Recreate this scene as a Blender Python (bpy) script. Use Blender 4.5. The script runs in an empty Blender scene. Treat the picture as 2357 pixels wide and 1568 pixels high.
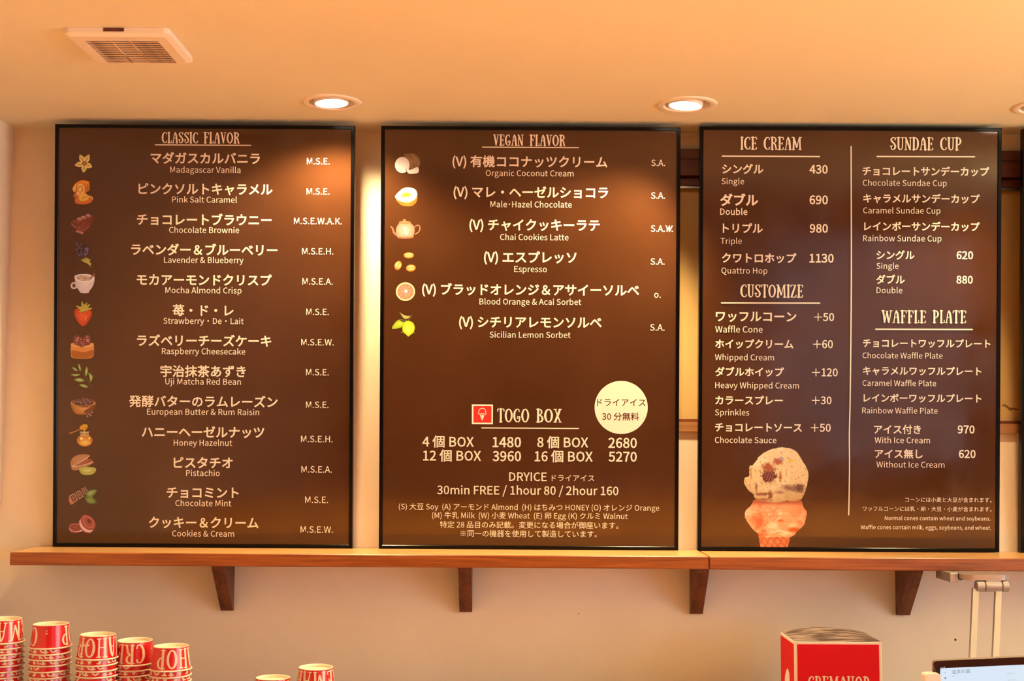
import bpy, math, random, os
import numpy as np
from mathutils import Vector, Matrix
random.seed(7)
rng = np.random.RandomState(5)
SC = bpy.context.scene
COL = SC.collection

# ------------------------------------------------------------------ camera
CZ = 1.62                       # eye height
F = 2880.0                      # focal length in pixels of the 2357 px frame
CX, CY = 1178.5, 784.0
PITCH = math.atan(236 / F)
ROLL = 0.0058
camd = bpy.data.cameras.new('camera'); cam = bpy.data.objects.new('camera', camd); COL.objects.link(cam)
camd.sensor_width = 36.0; camd.lens = 36.0 * F / 2357.0; camd.clip_start = 0.05
MC = Matrix.Rotation(math.pi / 2 + PITCH, 3, 'X') @ Matrix.Rotation(ROLL, 3, 'Z')
cam.matrix_world = Matrix.Translation((0, 0, CZ)) @ MC.to_4x4()
SC.camera = cam

# ------------------------------------------------------------------ world, lights, exposure
SC.view_settings.view_transform = 'Standard'; SC.view_settings.look = 'None'
SC.view_settings.exposure = 0.0; SC.view_settings.gamma = 1.0; SC.view_settings.use_curve_mapping = False
W = bpy.data.worlds.new('world'); SC.world = W; W.use_nodes = True
W.node_tree.nodes['Background'].inputs[0].default_value = (0.78, 0.86, 1.0, 1)
W.node_tree.nodes['Background'].inputs[1].default_value = 7.5
LAMP = (1.0, 0.75, 0.38)
UPC = (1.0, 0.93, 0.42)
LAMP_W = (66.0, 92.0, 46.0)   # the three downlights over the boards
COUNTER_W = 265.0     # unseen spots added to light the service counter and, by bounce, the ceiling
UP_W = 84.0
CEIL = CZ + 0.80
YW = 3.17
XL = -1.284
XR = 3.4
YR = -2.6

def light(name, kind, loc, power, color, **kw):
    l = bpy.data.lights.new(name, kind); l.energy = power; l.color = color
    for k, v in kw.items(): setattr(l, k, v)
    o = bpy.data.objects.new(name, l); COL.objects.link(o); o.location = loc
    return o
for x in (-0.5, 0.7, 1.9):
    light('counter_fill_spot', 'SPOT', (x, 1.42, CEIL - .02), COUNTER_W, LAMP, spot_size=math.radians(78), spot_blend=.8, shadow_soft_size=.05)
o = light('ceiling_fill', 'AREA', (2.85, 1.3, CEIL - .75), UP_W, UPC, shape='RECTANGLE', size=.9, size_y=.5)  # unseen upward fill, added to brighten the ceiling
o.rotation_euler = (math.pi, 0, 0)
# daylight: the rear shop window is open to the sky (portal guides the sampling)
po = light('window_portal', 'AREA', (2.45, YR + 0.02, 1.35), 1, (1, 1, 1), shape='RECTANGLE', size=1.8, size_y=1.7)
po.rotation_euler = (math.pi / 2, 0, 0); po.data.cycles.is_portal = True
po = light('window_portal', 'AREA', (XR - .02, 0.55, 1.45), 1, (1, 1, 1), shape='RECTANGLE', size=1.5, size_y=2.5)
po.rotation_euler = (0, math.pi / 2, 0); po.data.cycles.is_portal = True
try:
    SC.cycles.use_denoising = True
    SC.cycles.max_bounces = 7; SC.cycles.diffuse_bounces = 4; SC.cycles.glossy_bounces = 3
    SC.cycles.sample_clamp_indirect = 6.0
    SC.cycles.caustics_reflective = False; SC.cycles.caustics_refractive = False
except Exception: pass

# ------------------------------------------------------------------ pixel helpers
def ray(px, py):
    return (MC @ Vector(((px - CX) / F, (CY - py) / F, -1)))
def PY(px, py, Y):          # where the sight line meets the vertical plane y = Y
    d = ray(px, py); t = Y / d.y
    return Vector((d.x * t, Y, CZ + d.z * t))
def PZ(px, py, Z):          # ... the level plane z = Z
    d = ray(px, py); t = (Z - CZ) / d.z
    return Vector((d.x * t, d.y * t, Z))
def lin(c): return tuple(((v / 255) / 12.92 if v <= 10 else ((v / 255 + 0.055) / 1.055) ** 2.4) for v in c)
ILL = (1.3, 0.72, 0.42)
def alb(r, g, b):           # printed colour from the colour seen under the shop's warm light
    l = lin((r, g, b)); return tuple(max(0.004, min(0.9, l[i] / ILL[i])) for i in range(3))

# ------------------------------------------------------------------ materials
def mat(name, color, rough=0.6, metal=0.0, coat=0.0, coatr=0.05, emit=None, es=0, spec=None):
    m = bpy.data.materials.new(name); m.use_nodes = True
    b = m.node_tree.nodes['Principled BSDF']
    b.inputs['Base Color'].default_value = (*color, 1); b.inputs['Roughness'].default_value = rough
    b.inputs['Metallic'].default_value = metal
    b.inputs['Coat Weight'].default_value = coat; b.inputs['Coat Roughness'].default_value = coatr
    if spec is not None: b.inputs['Specular IOR Level'].default_value = spec
    if emit: b.inputs['Emission Color'].default_value = (*emit, 1); b.inputs['Emission Strength'].default_value = es
    return m
def noisy(m, c1, c2, scale=(1, 1, 1), freq=5, detail=4, bump=0.0, bfreq=60, lo=0.35, hi=0.65, rough=None):
    nt = m.node_tree; N = nt.nodes; L = nt.links; b = N['Principled BSDF']
    tc = N.new('ShaderNodeTexCoord'); mp = N.new('ShaderNodeMapping'); mp.inputs['Scale'].default_value = scale
    L.new(tc.outputs['Object'], mp.inputs[0])
    n = N.new('ShaderNodeTexNoise'); n.inputs['Scale'].default_value = freq; n.inputs['Detail'].default_value = detail
    L.new(mp.outputs[0], n.inputs[0])
    r = N.new('ShaderNodeValToRGB'); r.color_ramp.elements[0].position = lo; r.color_ramp.elements[1].position = hi
    r.color_ramp.elements[0].color = (*c1, 1); r.color_ramp.elements[1].color = (*c2, 1)
    L.new(n.outputs[0], r.inputs[0]); L.new(r.outputs[0], b.inputs['Base Color'])
    if bump:
        n2 = N.new('ShaderNodeTexNoise'); n2.inputs['Scale'].default_value = bfreq; n2.inputs['Detail'].default_value = 3
        L.new(mp.outputs[0], n2.inputs[0])
        bp = N.new('ShaderNodeBump'); bp.inputs['Strength'].default_value = bump; bp.inputs['Distance'].default_value = 0.002
        L.new(n2.outputs[0], bp.inputs['Height']); L.new(bp.outputs[0], b.inputs['Normal'])
    return m
M = {}
M['wall'] = noisy(mat('wallpaper', (.8, .69, .56), .75), (.76, .65, .52), (.81, .70, .57), freq=3, bump=.25, bfreq=420)
M['rear'] = noisy(mat('rear_wall_paint', (.3, .2, .14), .8), (.26, .17, .12), (.32, .21, .15), freq=2)
M['ceil'] = noisy(mat('ceiling_paper', (.8, .69, .56), .8), (.74, .71, .56), (.76, .73, .58), freq=2, bump=.2, bfreq=350)
M['white'] = mat('white_plastic', (.85, .78, .70), .4)
M['shelf'] = noisy(mat('stained_wood', (.4, .12, .03), .36), (.20, .045, .007), (.36, .10, .018), (1.2, 8, 30), 6, 6, bump=.15, bfreq=14, lo=.3, hi=.7)
M['top'] = noisy(mat('lit_wood_top', (.5, .2, .06), .3), (.55, .28, .10), (.72, .42, .17), (1.5, 30, 8), 6, 6)  # same stained wood, made paler for the lamplight on the shelf top
M['bracket'] = noisy(mat('bracket_wood', (.12, .03, .01), .45), (.075, .014, .005), (.16, .042, .011), (10, 10, 3), 5, 5, bump=.1, bfreq=20)
M['dark'] = noisy(mat('dark_frame_wood', (.12, .03, .01), .5), (.11, .024, .008), (.17, .042, .012), (1, 6, 14), 5, 5)
M['sill'] = noisy(mat('window_sill_wood', (.2, .07, .02), .5), (.30, .13, .05), (.38, .17, .07), (1, 6, 14), 5, 5)
M['metal'] = mat('aluminium', (.62, .66, .66), .32, 1.0)
M['black'] = mat('black_anodised', (.0016, .0009, .0013), .2, spec=.16)
M['blind'] = noisy(mat('roller_blind', (.6, .40, .16), .8), (.60, .39, .15), (.70, .46, .19), (1, 1, 1), 3, 3)
def poster(name, c1, c2, vcol=False):
    m = mat(name, c1, .5, coat=1.0, coatr=.075, spec=0.0)
    m.node_tree.nodes['Principled BSDF'].inputs['Coat IOR'].default_value = 1.5
    if vcol:
        a = m.node_tree.nodes.new('ShaderNodeVertexColor'); a.layer_name = 'ink'
        m.node_tree.links.new(a.outputs[0], m.node_tree.nodes['Principled BSDF'].inputs['Base Color'])
    else:
        noisy(m, c1, c2, (1, 1, 1), 4, 8, lo=.3, hi=.7)
        nt = m.node_tree; N = nt.nodes; L = nt.links; b = N['Principled BSDF']
        # smears and dust on the acrylic cover
        n = N.new('ShaderNodeTexNoise'); n.inputs['Scale'].default_value = 6; n.inputs['Detail'].default_value = 9; n.inputs['Distortion'].default_value = .6
        L.new([x for x in N if x.type == 'MAPPING'][0].outputs[0], n.inputs[0])
        r = N.new('ShaderNodeMapRange'); r.inputs[1].default_value = .35; r.inputs[2].default_value = .7
        r.inputs[3].default_value = .05; r.inputs[4].default_value = .20
        L.new(n.outputs[0], r.inputs[0]); L.new(r.outputs[0], b.inputs['Coat Roughness'])
    return m
M['poster'] = poster('poster_brown', (.048, .0165, .0055), (.066, .024, .0095))
M['ink'] = poster('poster_ink', (.8, .7, .62), None, True)
M['cupred'] = mat('cup_red', (.62, .006, .010), .3, coat=.5, coatr=.12)
M['cream'] = mat('cup_cream', (.82, .72, .56), .45)
M['boxred'] = mat('box_red', (.60, .003, .010), .6, spec=.2)
M['boxcard'] = mat('box_card', (.78, .66, .55), .6)
M['boxtop'] = noisy(mat('box_lid_print', (.3, .2, .16), .6), (.06, .035, .03), (.27, .19, .165), (1.2, 5, 1), 16, 8, lo=.42, hi=.6)
M['counter'] = mat('worktop', (.42, .36, .31), .4)
M['floor'] = noisy(mat('floor_wood', (.4, .16, .05), .4), (.40, .14, .035), (.55, .21, .06), (1, 8, 1), 3, 5)
M['wood_panel'] = noisy(mat('wainscot_wood', (.5, .2, .06), .45), (.62, .17, .025), (.74, .22, .035), (1, 1, 4), 3, 5)
M['counterwood'] = noisy(mat('counter_wood', (.7, .3, .07), .4), (.72, .29, .055), (.82, .35, .08), (1, 8, 1), 3, 5)
M['dimmer'] = mat('daylight_dimmer', (1, 1, 1), .1)
_nt = M['dimmer'].node_tree; _t = _nt.nodes.new('ShaderNodeBsdfTransparent'); _t.inputs[0].default_value = (.36, .36, .36, 1)
_nt.links.new(_t.outputs[0], _nt.nodes['Material Output'].inputs[0])
M['glow'] = mat('lamp_lens', (1, 1, 1), .5, emit=(1, .86, .66), es=14)
M['tabletblack'] = mat('tablet_bezel', (.012, .009, .011), .18, coat=.5)
M['tabletback'] = mat('tablet_case', (.5, .42, .36), .35, .7)
M['screen'] = mat('tablet_screen', (.02, .02, .02), .15, emit=(.70, .84, .97), es=.95)
M['screenink'] = mat('screen_text', (.02, .03, .05), .5, emit=(.10, .16, .26), es=.6)
M['screengrey'] = mat('screen_grey_text', (.1, .1, .1), .5, emit=(.42, .52, .60), es=.8)
M['silver'] = mat('stand_aluminium', (.42, .37, .355), .34, .5)
M['dust'] = noisy(mat('dusty_grille', (.3, .16, .08), .8), (.22, .12, .07), (.80, .62, .46), (1, 1, 1), 16, 4, lo=.38, hi=.6)
M['cavity'] = mat('vent_cavity', (.02, .006, .003), .9)
M['stain'] = mat('brown_stain', (.22, .10, .025), .8)
M['hole'] = mat('screw_hole', (.06, .03, .02), .8)

# ------------------------------------------------------------------ mesh helpers
def link(name, me, parent=None, m=None, smooth=False):
    o = bpy.data.objects.new(name, me); COL.objects.link(o)
    if m is not None and not me.materials: me.materials.append(M[m] if isinstance(m, str) else m)
    if parent: o.parent = parent
    if smooth:
        me.polygons.foreach_set('use_smooth', [True] * len(me.polygons))
    return o
class MB:
    def __init__(s): s.v = []; s.f = []
    def add(s, vs, fs):
        n = len(s.v); s.v += [tuple(v) for v in vs]; s.f += [tuple(i + n for i in f) for f in fs]; return s
    def box(s, a, b):
        x0, y0, z0 = a; x1, y1, z1 = b
        return s.add([(x0, y0, z0), (x1, y0, z0), (x1, y1, z0), (x0, y1, z0), (x0, y0, z1), (x1, y0, z1), (x1, y1, z1), (x0, y1, z1)],
                     [(0, 3, 2, 1), (4, 5, 6, 7), (0, 1, 5, 4), (1, 2, 6, 5), (2, 3, 7, 6), (3, 0, 4, 7)])
    def bbox(s, a, b, r):      # box with chamfered edges
        x0, y0, z0 = a; x1, y1, z1 = b
        P = []
        for z, i in ((z0, r), (z0 + r, 0), (z1 - r, 0), (z1, r)):
            c = r
            P.append([(x0 + i + c * (i == 0), y0 + i, z), (x1 - i - c * (i == 0), y0 + i, z), (x1 - i, y0 + i + c * (i == 0), z), (x1 - i, y1 - i - c * (i == 0), z),
                      (x1 - i - c * (i == 0), y1 - i, z), (x0 + i + c * (i == 0), y1 - i, z), (x0 + i, y1 - i - c * (i == 0), z), (x0 + i, y0 + i + c * (i == 0), z)])
        vs = [p for ring in P for p in ring]; fs = [tuple(range(7, -1, -1)), tuple(range(24, 32))]
        for k in range(3):
            for j in range(8):
                a_, b_ = k * 8 + j, k * 8 + (j + 1) % 8
                fs.append((a_, b_, b_ + 8, a_ + 8))
        return s.add(vs, fs)
    def lathe(s, prof, n=40, c=(0, 0, 0), a0=0, closed=True):
        vs = []; fs = []
        for r, z in prof:
            for k in range(n):
                t = 2 * math.pi * k / n + a0
                vs.append((c[0] + r * math.sin(t), c[1] - r * math.cos(t), c[2] + z))
        for i in range(len(prof) - 1):
            for k in range(n):
                fs.append((i * n + k, i * n + (k + 1) % n, (i + 1) * n + (k + 1) % n, (i + 1) * n + k))
        return s.add(vs, fs)
    def disc(s, r, z, n=40, c=(0, 0, 0)):
        return s.add([(c[0] + r * math.sin(2 * math.pi * k / n), c[1] - r * math.cos(2 * math.pi * k / n), c[2] + z) for k in range(n)], [tuple(range(n))])
    def prism(s, pts, axis, a, b):   # extrude 2-D outline along an axis
        n = len(pts)
        def mk(p, t): return (t, p[0], p[1]) if axis == 0 else ((p[0], t, p[1]) if axis == 1 else (p[0], p[1], t))
        vs = [mk(p, a) for p in pts] + [mk(p, b) for p in pts]
        return s.add(vs, [tuple(range(n)), tuple(range(2 * n - 1, n - 1, -1))] + [(i, i + n, (i + 1) % n + n, (i + 1) % n) for i in range(n)])
    def xf(s, Mx):
        s.v = [tuple(Mx @ Vector(v)) for v in s.v]; return s
    def me(s, name):
        m = bpy.data.meshes.new(name); m.from_pydata(s.v, [], s.f); m.update()
        import bmesh
        b = bmesh.new(); b.from_mesh(m); bmesh.ops.recalc_face_normals(b, faces=b.faces); b.to_mesh(m); b.free()
        return m
    def go(s, name, m, parent=None, smooth=False): 
        return link(name, s.me(name), parent, m, smooth)
def tag(o, label=None, cat=None, group=None, kind=None):
    if label: o['label'] = label
    if cat: o['category'] = cat
    if group: o['group'] = group
    if kind: o['kind'] = kind
    return o
def thing(name, loc, label, cat, group=None, rot=None):
    o = bpy.data.objects.new(name, None); COL.objects.link(o); o.location = loc; o.empty_display_size = .05
    if rot: o.rotation_euler = rot
    return tag(o, label, cat, group)
def struct(o): return tag(o, kind='structure')
def shade_auto(o, ang=0.6):
    me = o.data; me.polygons.foreach_set('use_smooth', [True] * len(me.polygons))
    try: me.set_sharp_from_angle(angle=ang)
    except Exception: pass
    return o

# ------------------------------------------------------------------ room shell
wx0 = PY(1480, 700, YW).x; wx1 = 2.1
wz1 = PY(1590, 345, YW).z; wz0 = PY(1590, 993, YW).z
mb = MB()
mb.box((XL, YW, 0), (wx0, YW + .12, CEIL)); mb.box((wx0, YW, 0), (wx1, YW + .12, wz0))
mb.box((wx0, YW, wz1), (wx1, YW + .12, CEIL)); mb.box((wx1, YW, 0), (XR, YW + .12, CEIL))
wall_back = struct(mb.go('wall_back', 'wall'))
struct(MB().box((XL - .1, YR - .1, 0), (XL, YW + .12, CEIL)).go('wall_left', 'wall'))
mb = MB(); x0, x1 = XR, XR + .1
mb.box((x0, YR - .1, 0), (x1, -.7, CEIL)); mb.box((x0, 1.8, 0), (x1, YW + .12, CEIL)); mb.box((x0, -.7, 0), (x1, 1.8, .7)); mb.box((x0, -.7, 2.2), (x1, 1.8, CEIL))
struct(mb.go('wall_right', 'wall'))
mb = MB()
for y in (-.7, .53, 1.75): mb.box((x0 + .02, y, .7), (x0 + .06, y + .05, 2.2))
mb.box((x0 + .02, -.65, .7), (x0 + .06, 1.75, .75)); mb.box((x0 + .02, -.65, 2.15), (x0 + .06, 1.75, 2.2))
struct(mb.go('window_3', 'dark'))
struct(MB().box((XL - .1, YR - .1, -.05), (XR + .1, YW + .12, 0)).go('floor', 'floor'))
# rear wall with the shop window
RX0, RX1, RZ0, RZ1 = 1.75, 3.3, 0.5, 2.2
mb = MB(); y0, y1 = YR - .1, YR
mb.box((XL, y0, 0), (RX0, y1, CEIL)); mb.box((RX0, y0, 0), (RX1, y1, RZ0)); mb.box((RX0, y0, RZ1), (RX1, y1, CEIL)); mb.box((RX1, y0, 0), (XR, y1, CEIL))
struct(mb.go('wall_front', 'rear'))
mb = MB()
mb.box((RX0, YR - .06, RZ0), (RX0 + .05, YR - .02, RZ1)); mb.box((RX1 - .05, YR - .06, RZ0), (RX1, YR - .02, RZ1))
mb.box((RX0 + .05, YR - .06, RZ0), (RX1 - .05, YR - .02, RZ0 + .05)); mb.box((RX0 + .05, YR - .06, RZ1 - .05), (RX1 - .05, YR - .02, RZ1))
w2 = struct(mb.go('window_2', 'dark'))
MB().box((RX0 + .05, YR - .045, RZ0 + .05), (RX1 - .05, YR - .039, RZ1 - .05)).go('dimming_pane', 'dimmer', w2)  # unseen pane added to dim the daylight reflected in the boards
mb = MB(); mb.box((XL + .002, YR + .002, 0), (RX0, YR + .03, .33)); struct(mb.go('trim_1', 'wood_panel'))
mb = MB(); mb.box((XL + .002, YR + .002, .33), (RX0, YR + .045, .42)); struct(mb.go('trim_2', 'white'))

# ceiling with round cut-outs for the downlights
LP = [PZ(764, 235.3, CEIL), PZ(1584, 236, CEIL), PZ(2406, 243, CEIL)]
LR = .054                        # cut-out radius
mb = MB()
s_ = .08
ys = LP[0].y
def ring_patch(cx, cy):
    n = 48; vs = []; fs = []
    for k in range(n):
        t = 2 * math.pi * k / n; c, s = math.cos(t), math.sin(t); q = s_ / max(abs(c), abs(s))
        vs.append((cx + LR * c, cy + LR * s, CEIL)); vs.append((cx + q * c, cy + q * s, CEIL))
    for k in range(n):
        a = 2 * k; b = 2 * ((k + 1) % n)
        fs.append((a, b, b + 1, a + 1))
    mb.add(vs, fs)
    mb.lathe([(LR, 0), (LR, .09)], 48, (cx, cy, CEIL)); mb.disc(LR, .09, 48, (cx, cy, CEIL))
def cbox(x0, x1, y0, y1): mb.add([(x0, y0, CEIL), (x1, y0, CEIL), (x1, y1, CEIL), (x0, y1, CEIL)], [(0, 3, 2, 1)])
cbox(XL - .1, XR + .1, YR - .1, ys - s_); cbox(XL - .1, XR + .1, ys + s_, YW + .12)
xs = XL - .1
for p in LP:
    cbox(xs, p.x - s_, ys - s_, ys + s_); ring_patch(p.x, ys); xs = p.x + s_
cbox(xs, XR + .1, ys - s_, ys + s_)
me = bpy.data.meshes.new('ceiling'); me.from_pydata(mb.v, [], mb.f); me.update()
struct(link('ceiling', me, None, 'ceil'))
struct(MB().box((XL - .1, YR - .1, CEIL + .10), (XR + .1, YW + .12, CEIL + .14)).go('trim_4', 'ceil'))

# window in the back wall, mostly hidden by the boards
zz = lambda py, Y=YW: PY(1590, py, Y).z
win = MB().box((wx0, YW - .012, zz(365, YW - .012)), (wx1, YW + .05, wz1)).go('window_1', 'dark'); struct(win)
MB().box((wx0, YW - .008, zz(405)), (wx1, YW + .05, zz(365.8))).go('head_casing', 'dark', win)
MB().box((wx0, YW + .008, zz(427, YW + .01)), (wx1, YW + .05, zz(410, YW + .01))).go('head_batten', 'dark', win)
MB().box((wx0, YW + .02, zz(405) - .02), (wx1, YW + .05, zz(405) + .01)).go('shadow_gap', 'black', win)
MB().bbox((wx0, YW + .012, zz(433, YW + .01)), (wx1, YW + .05, zz(427.3, YW + .01)), .001).go('blind_rail', 'metal', win)
MB().box((wx0, YW + .028, wz0 + .02), (wx1, YW + .03, zz(430))).go('roller_blind', 'blind', win)
MB().box((wx0, YW + .004, zz(971)), (wx1, YW + .06, zz(965))).go('sill_batten', 'dark', win)
MB().box((wx0, YW - .008, wz0), (wx1, YW + .06, zz(971.5))).go('sill', 'sill', win)
MB().box((wx0 - .03, YW - .008, wz0), (wx0, YW + .05, wz1)).go('jamb', 'dark', win)
st0 = [PY(x, y, YW + .0275) for x, y in ((2306, 934), (2312, 932), (2319, 937), (2325, 942), (2333, 941), (2342, 943), (2351, 940))]
v_ = []; f_ = []
for i, p in enumerate(st0):
    w = (.0012, .0022, .003, .0038, .0022, .0018, .002)[i]; v_ += [(p.x, p.y, p.z + w), (p.x, p.y, p.z - w)]
    if i: f_.append((2 * i - 2, 2 * i - 1, 2 * i + 1, 2 * i))
me = bpy.data.meshes.new('water_stain'); me.from_pydata(v_, [], f_); link('water_stain', me, win, 'stain')
# faint wallpaper seam under the ceiling and two old screw holes
mb = MB()
za, zb = PY(60, 304.5, YW).z, PY(60, 301.5, YW).z
struct(MB().box((XL + .001, YW - .0012, za), (wx1, YW, zb)).go('trim_3', 'wall'))
mb = MB()
for (px, py, r) in ((2199, 1473, .0028), (1332, 1413, .0014)):
    p = PY(px, py, YW)
    n = 10; mb.add([(p.x + r * math.cos(2 * math.pi * k / n), YW - .0006, p.z + r * math.sin(2 * math.pi * k / n)) for k in range(n)], [tuple(range(n))])
me = bpy.data.meshes.new('screw_hole'); me.from_pydata(mb.v, [], mb.f); link('screw_hole', me, wall_back, 'hole')

# ------------------------------------------------------------------ display shelf on brackets
ZB = 3.11
SZ = ZB / F
UB = Vector((0, -math.sin(PITCH), math.cos(PITCH))); FW = Vector((0, math.cos(PITCH), math.sin(PITCH)))
def bl(px, py):    # pixel -> (X, U) on the boards' plane, which leans out at the top by PITCH
    dx, dy = px - CX, py - CY; c, s = math.cos(ROLL), math.sin(ROLL)
    return (dx * c + dy * s) * SZ, (dx * s - dy * c) * SZ
UBOT = -481.2 * SZ
base = Vector((0, 0, CZ)) + FW * ZB + UB * UBOT      # bottom front edge of the boards
SHZ = base.z - .0005
d0 = ray(1178, 1278.5); SHY = d0.y * (SHZ - CZ) / d0.z
TH = SHZ - PY(1178, 1308, SHY).z
xa = PY(22, 1286, SHY).x; xj = PY(1632.5, 1296, SHY).x; xb = 2.3
def shelf(x0, x1, dz, label):
    o = thing('shelf_board', ((x0 + x1) / 2, (SHY + YW) / 2, SHZ - TH + dz), label, 'shelf', 'wooden display shelf boards')
    h = (x1 - x0) / 2; d = (YW - SHY) / 2 - .0006
    MB().bbox((-h, -d, 0), (h, d, TH), .0018).go('plank', 'shelf', o)
    MB().box((-h + .002, -d + .0022, TH - .0005), (h - .002, d - .002, TH + .0002)).go('top_surface', 'top', o)
    return o
shelf(xa, xj - .0012, 0, 'long stained wooden shelf board left of the joint, carrying the first menu boards')
shelf(xj + .0012, xb, -.0010, 'stained wooden shelf board right of the joint, running out of the frame')
zs = SHZ - TH
names = ['leftmost wooden bracket, under the classic flavor board', 'second wooden bracket from the left, under the vegan flavor board',
         'wooden bracket under the joint of the two shelf boards', 'rightmost wooden bracket, between the red box and the tablet stand']
for (xl, xr, yb, lab) in ((508, 536, 1406, names[0]), (1057.5, 1086.5, 1409, names[1]), (1589, 1617.5, 1413.5, names[2]), (2065, 2094.5, 1416.5, names[3])):
    a = PY(xl, yb, YW - .012); b = PY(xr, yb, YW - .012); w = b.x - a.x
    o = thing('shelf_bracket', ((a.x + b.x) / 2, YW, a.z), 'dark ' + lab, 'bracket', 'wooden shelf brackets')
    h = zs - a.z - .0005
    br = MB().prism([(-.0008, 0), (-.012, 0), (-.118, h - .012), (-.118, h), (-.0008, h)], 0, -w / 2, w / 2).go('gusset', 'bracket', o)

# ------------------------------------------------------------------ lettering (fonts) and a hand-cut display alphabet
FONT = None
try:
    fp = os.path.join(bpy.utils.system_resource('DATAFILES', path='fonts'), 'Noto Sans CJK Regular.woff2')
    if os.path.exists(fp): FONT = bpy.data.fonts.load(fp)
except Exception: FONT = None
_tc = bpy.data.curves.new('tmp_text', 'FONT'); _to = bpy.data.objects.new('tmp_text', _tc); COL.objects.link(_to)
if FONT: _tc.font = FONT
_tc.resolution_u = 2
_tc.space_line = 8.0
def glyph_lines(bodies, off=0.0):
    """convert many lines in one go; -> list of (verts, faces)"""
    _tc.body = '\n'.join(bodies); _tc.offset = off
    m = _to.to_mesh()
    v = np.zeros(len(m.vertices) * 3); m.vertices.foreach_get('co', v); v = v.reshape(-1, 3)[:, :2].copy()
    f = [tuple(p.vertices) for p in m.polygons]; _to.to_mesh_clear()
    row = np.clip(np.round((LINE0 - v[:, 1]) / LINEH).astype(int), 0, len(bodies) - 1)
    new = np.zeros(len(v), int); out = []
    for k in range(len(bodies)):
        idx = np.nonzero(row == k)[0]; new[idx] = np.arange(len(idx)); out.append([v[idx], []])
    for t in f: out[row[t[0]]][1].append(tuple(int(new[i]) for i in t))
    return out
def glyphs(body, off=0.0): return [tuple(x) for x in glyph_lines([body], off)][0]
LINE0, LINEH = 0.0, 1e9
_v, _f = glyphs('国国国'); _v1, _f1 = glyphs('国')
EM = (_v[:, 0].max() - _v1[:, 0].max()) / 2
LINE0 = (_v1[:, 1].max() + _v1[:, 1].min()) / 2
_v2, _f2 = glyphs('国\n国'); LINEH = LINE0 * 2 - (_v2[:, 1].min() + LINE0 * 0 + (_v2[:, 1].min() + (_v1[:, 1].max() - _v1[:, 1].min()))) ; LINEH = (_v1[:, 1].min() - _v2[:, 1].min())
QUEUE = []
def flush_text():
    groups = {}
    for it in QUEUE: groups.setdefault(0.0 if it[2] == 'k' else it[1], []).append(it)
    for off, its in groups.items():
        for (body, bold, kind, fn), (v, f) in zip(its, glyph_lines([i[0] for i in its], off * EM)): fn(v, f)
    QUEUE.clear()

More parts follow.
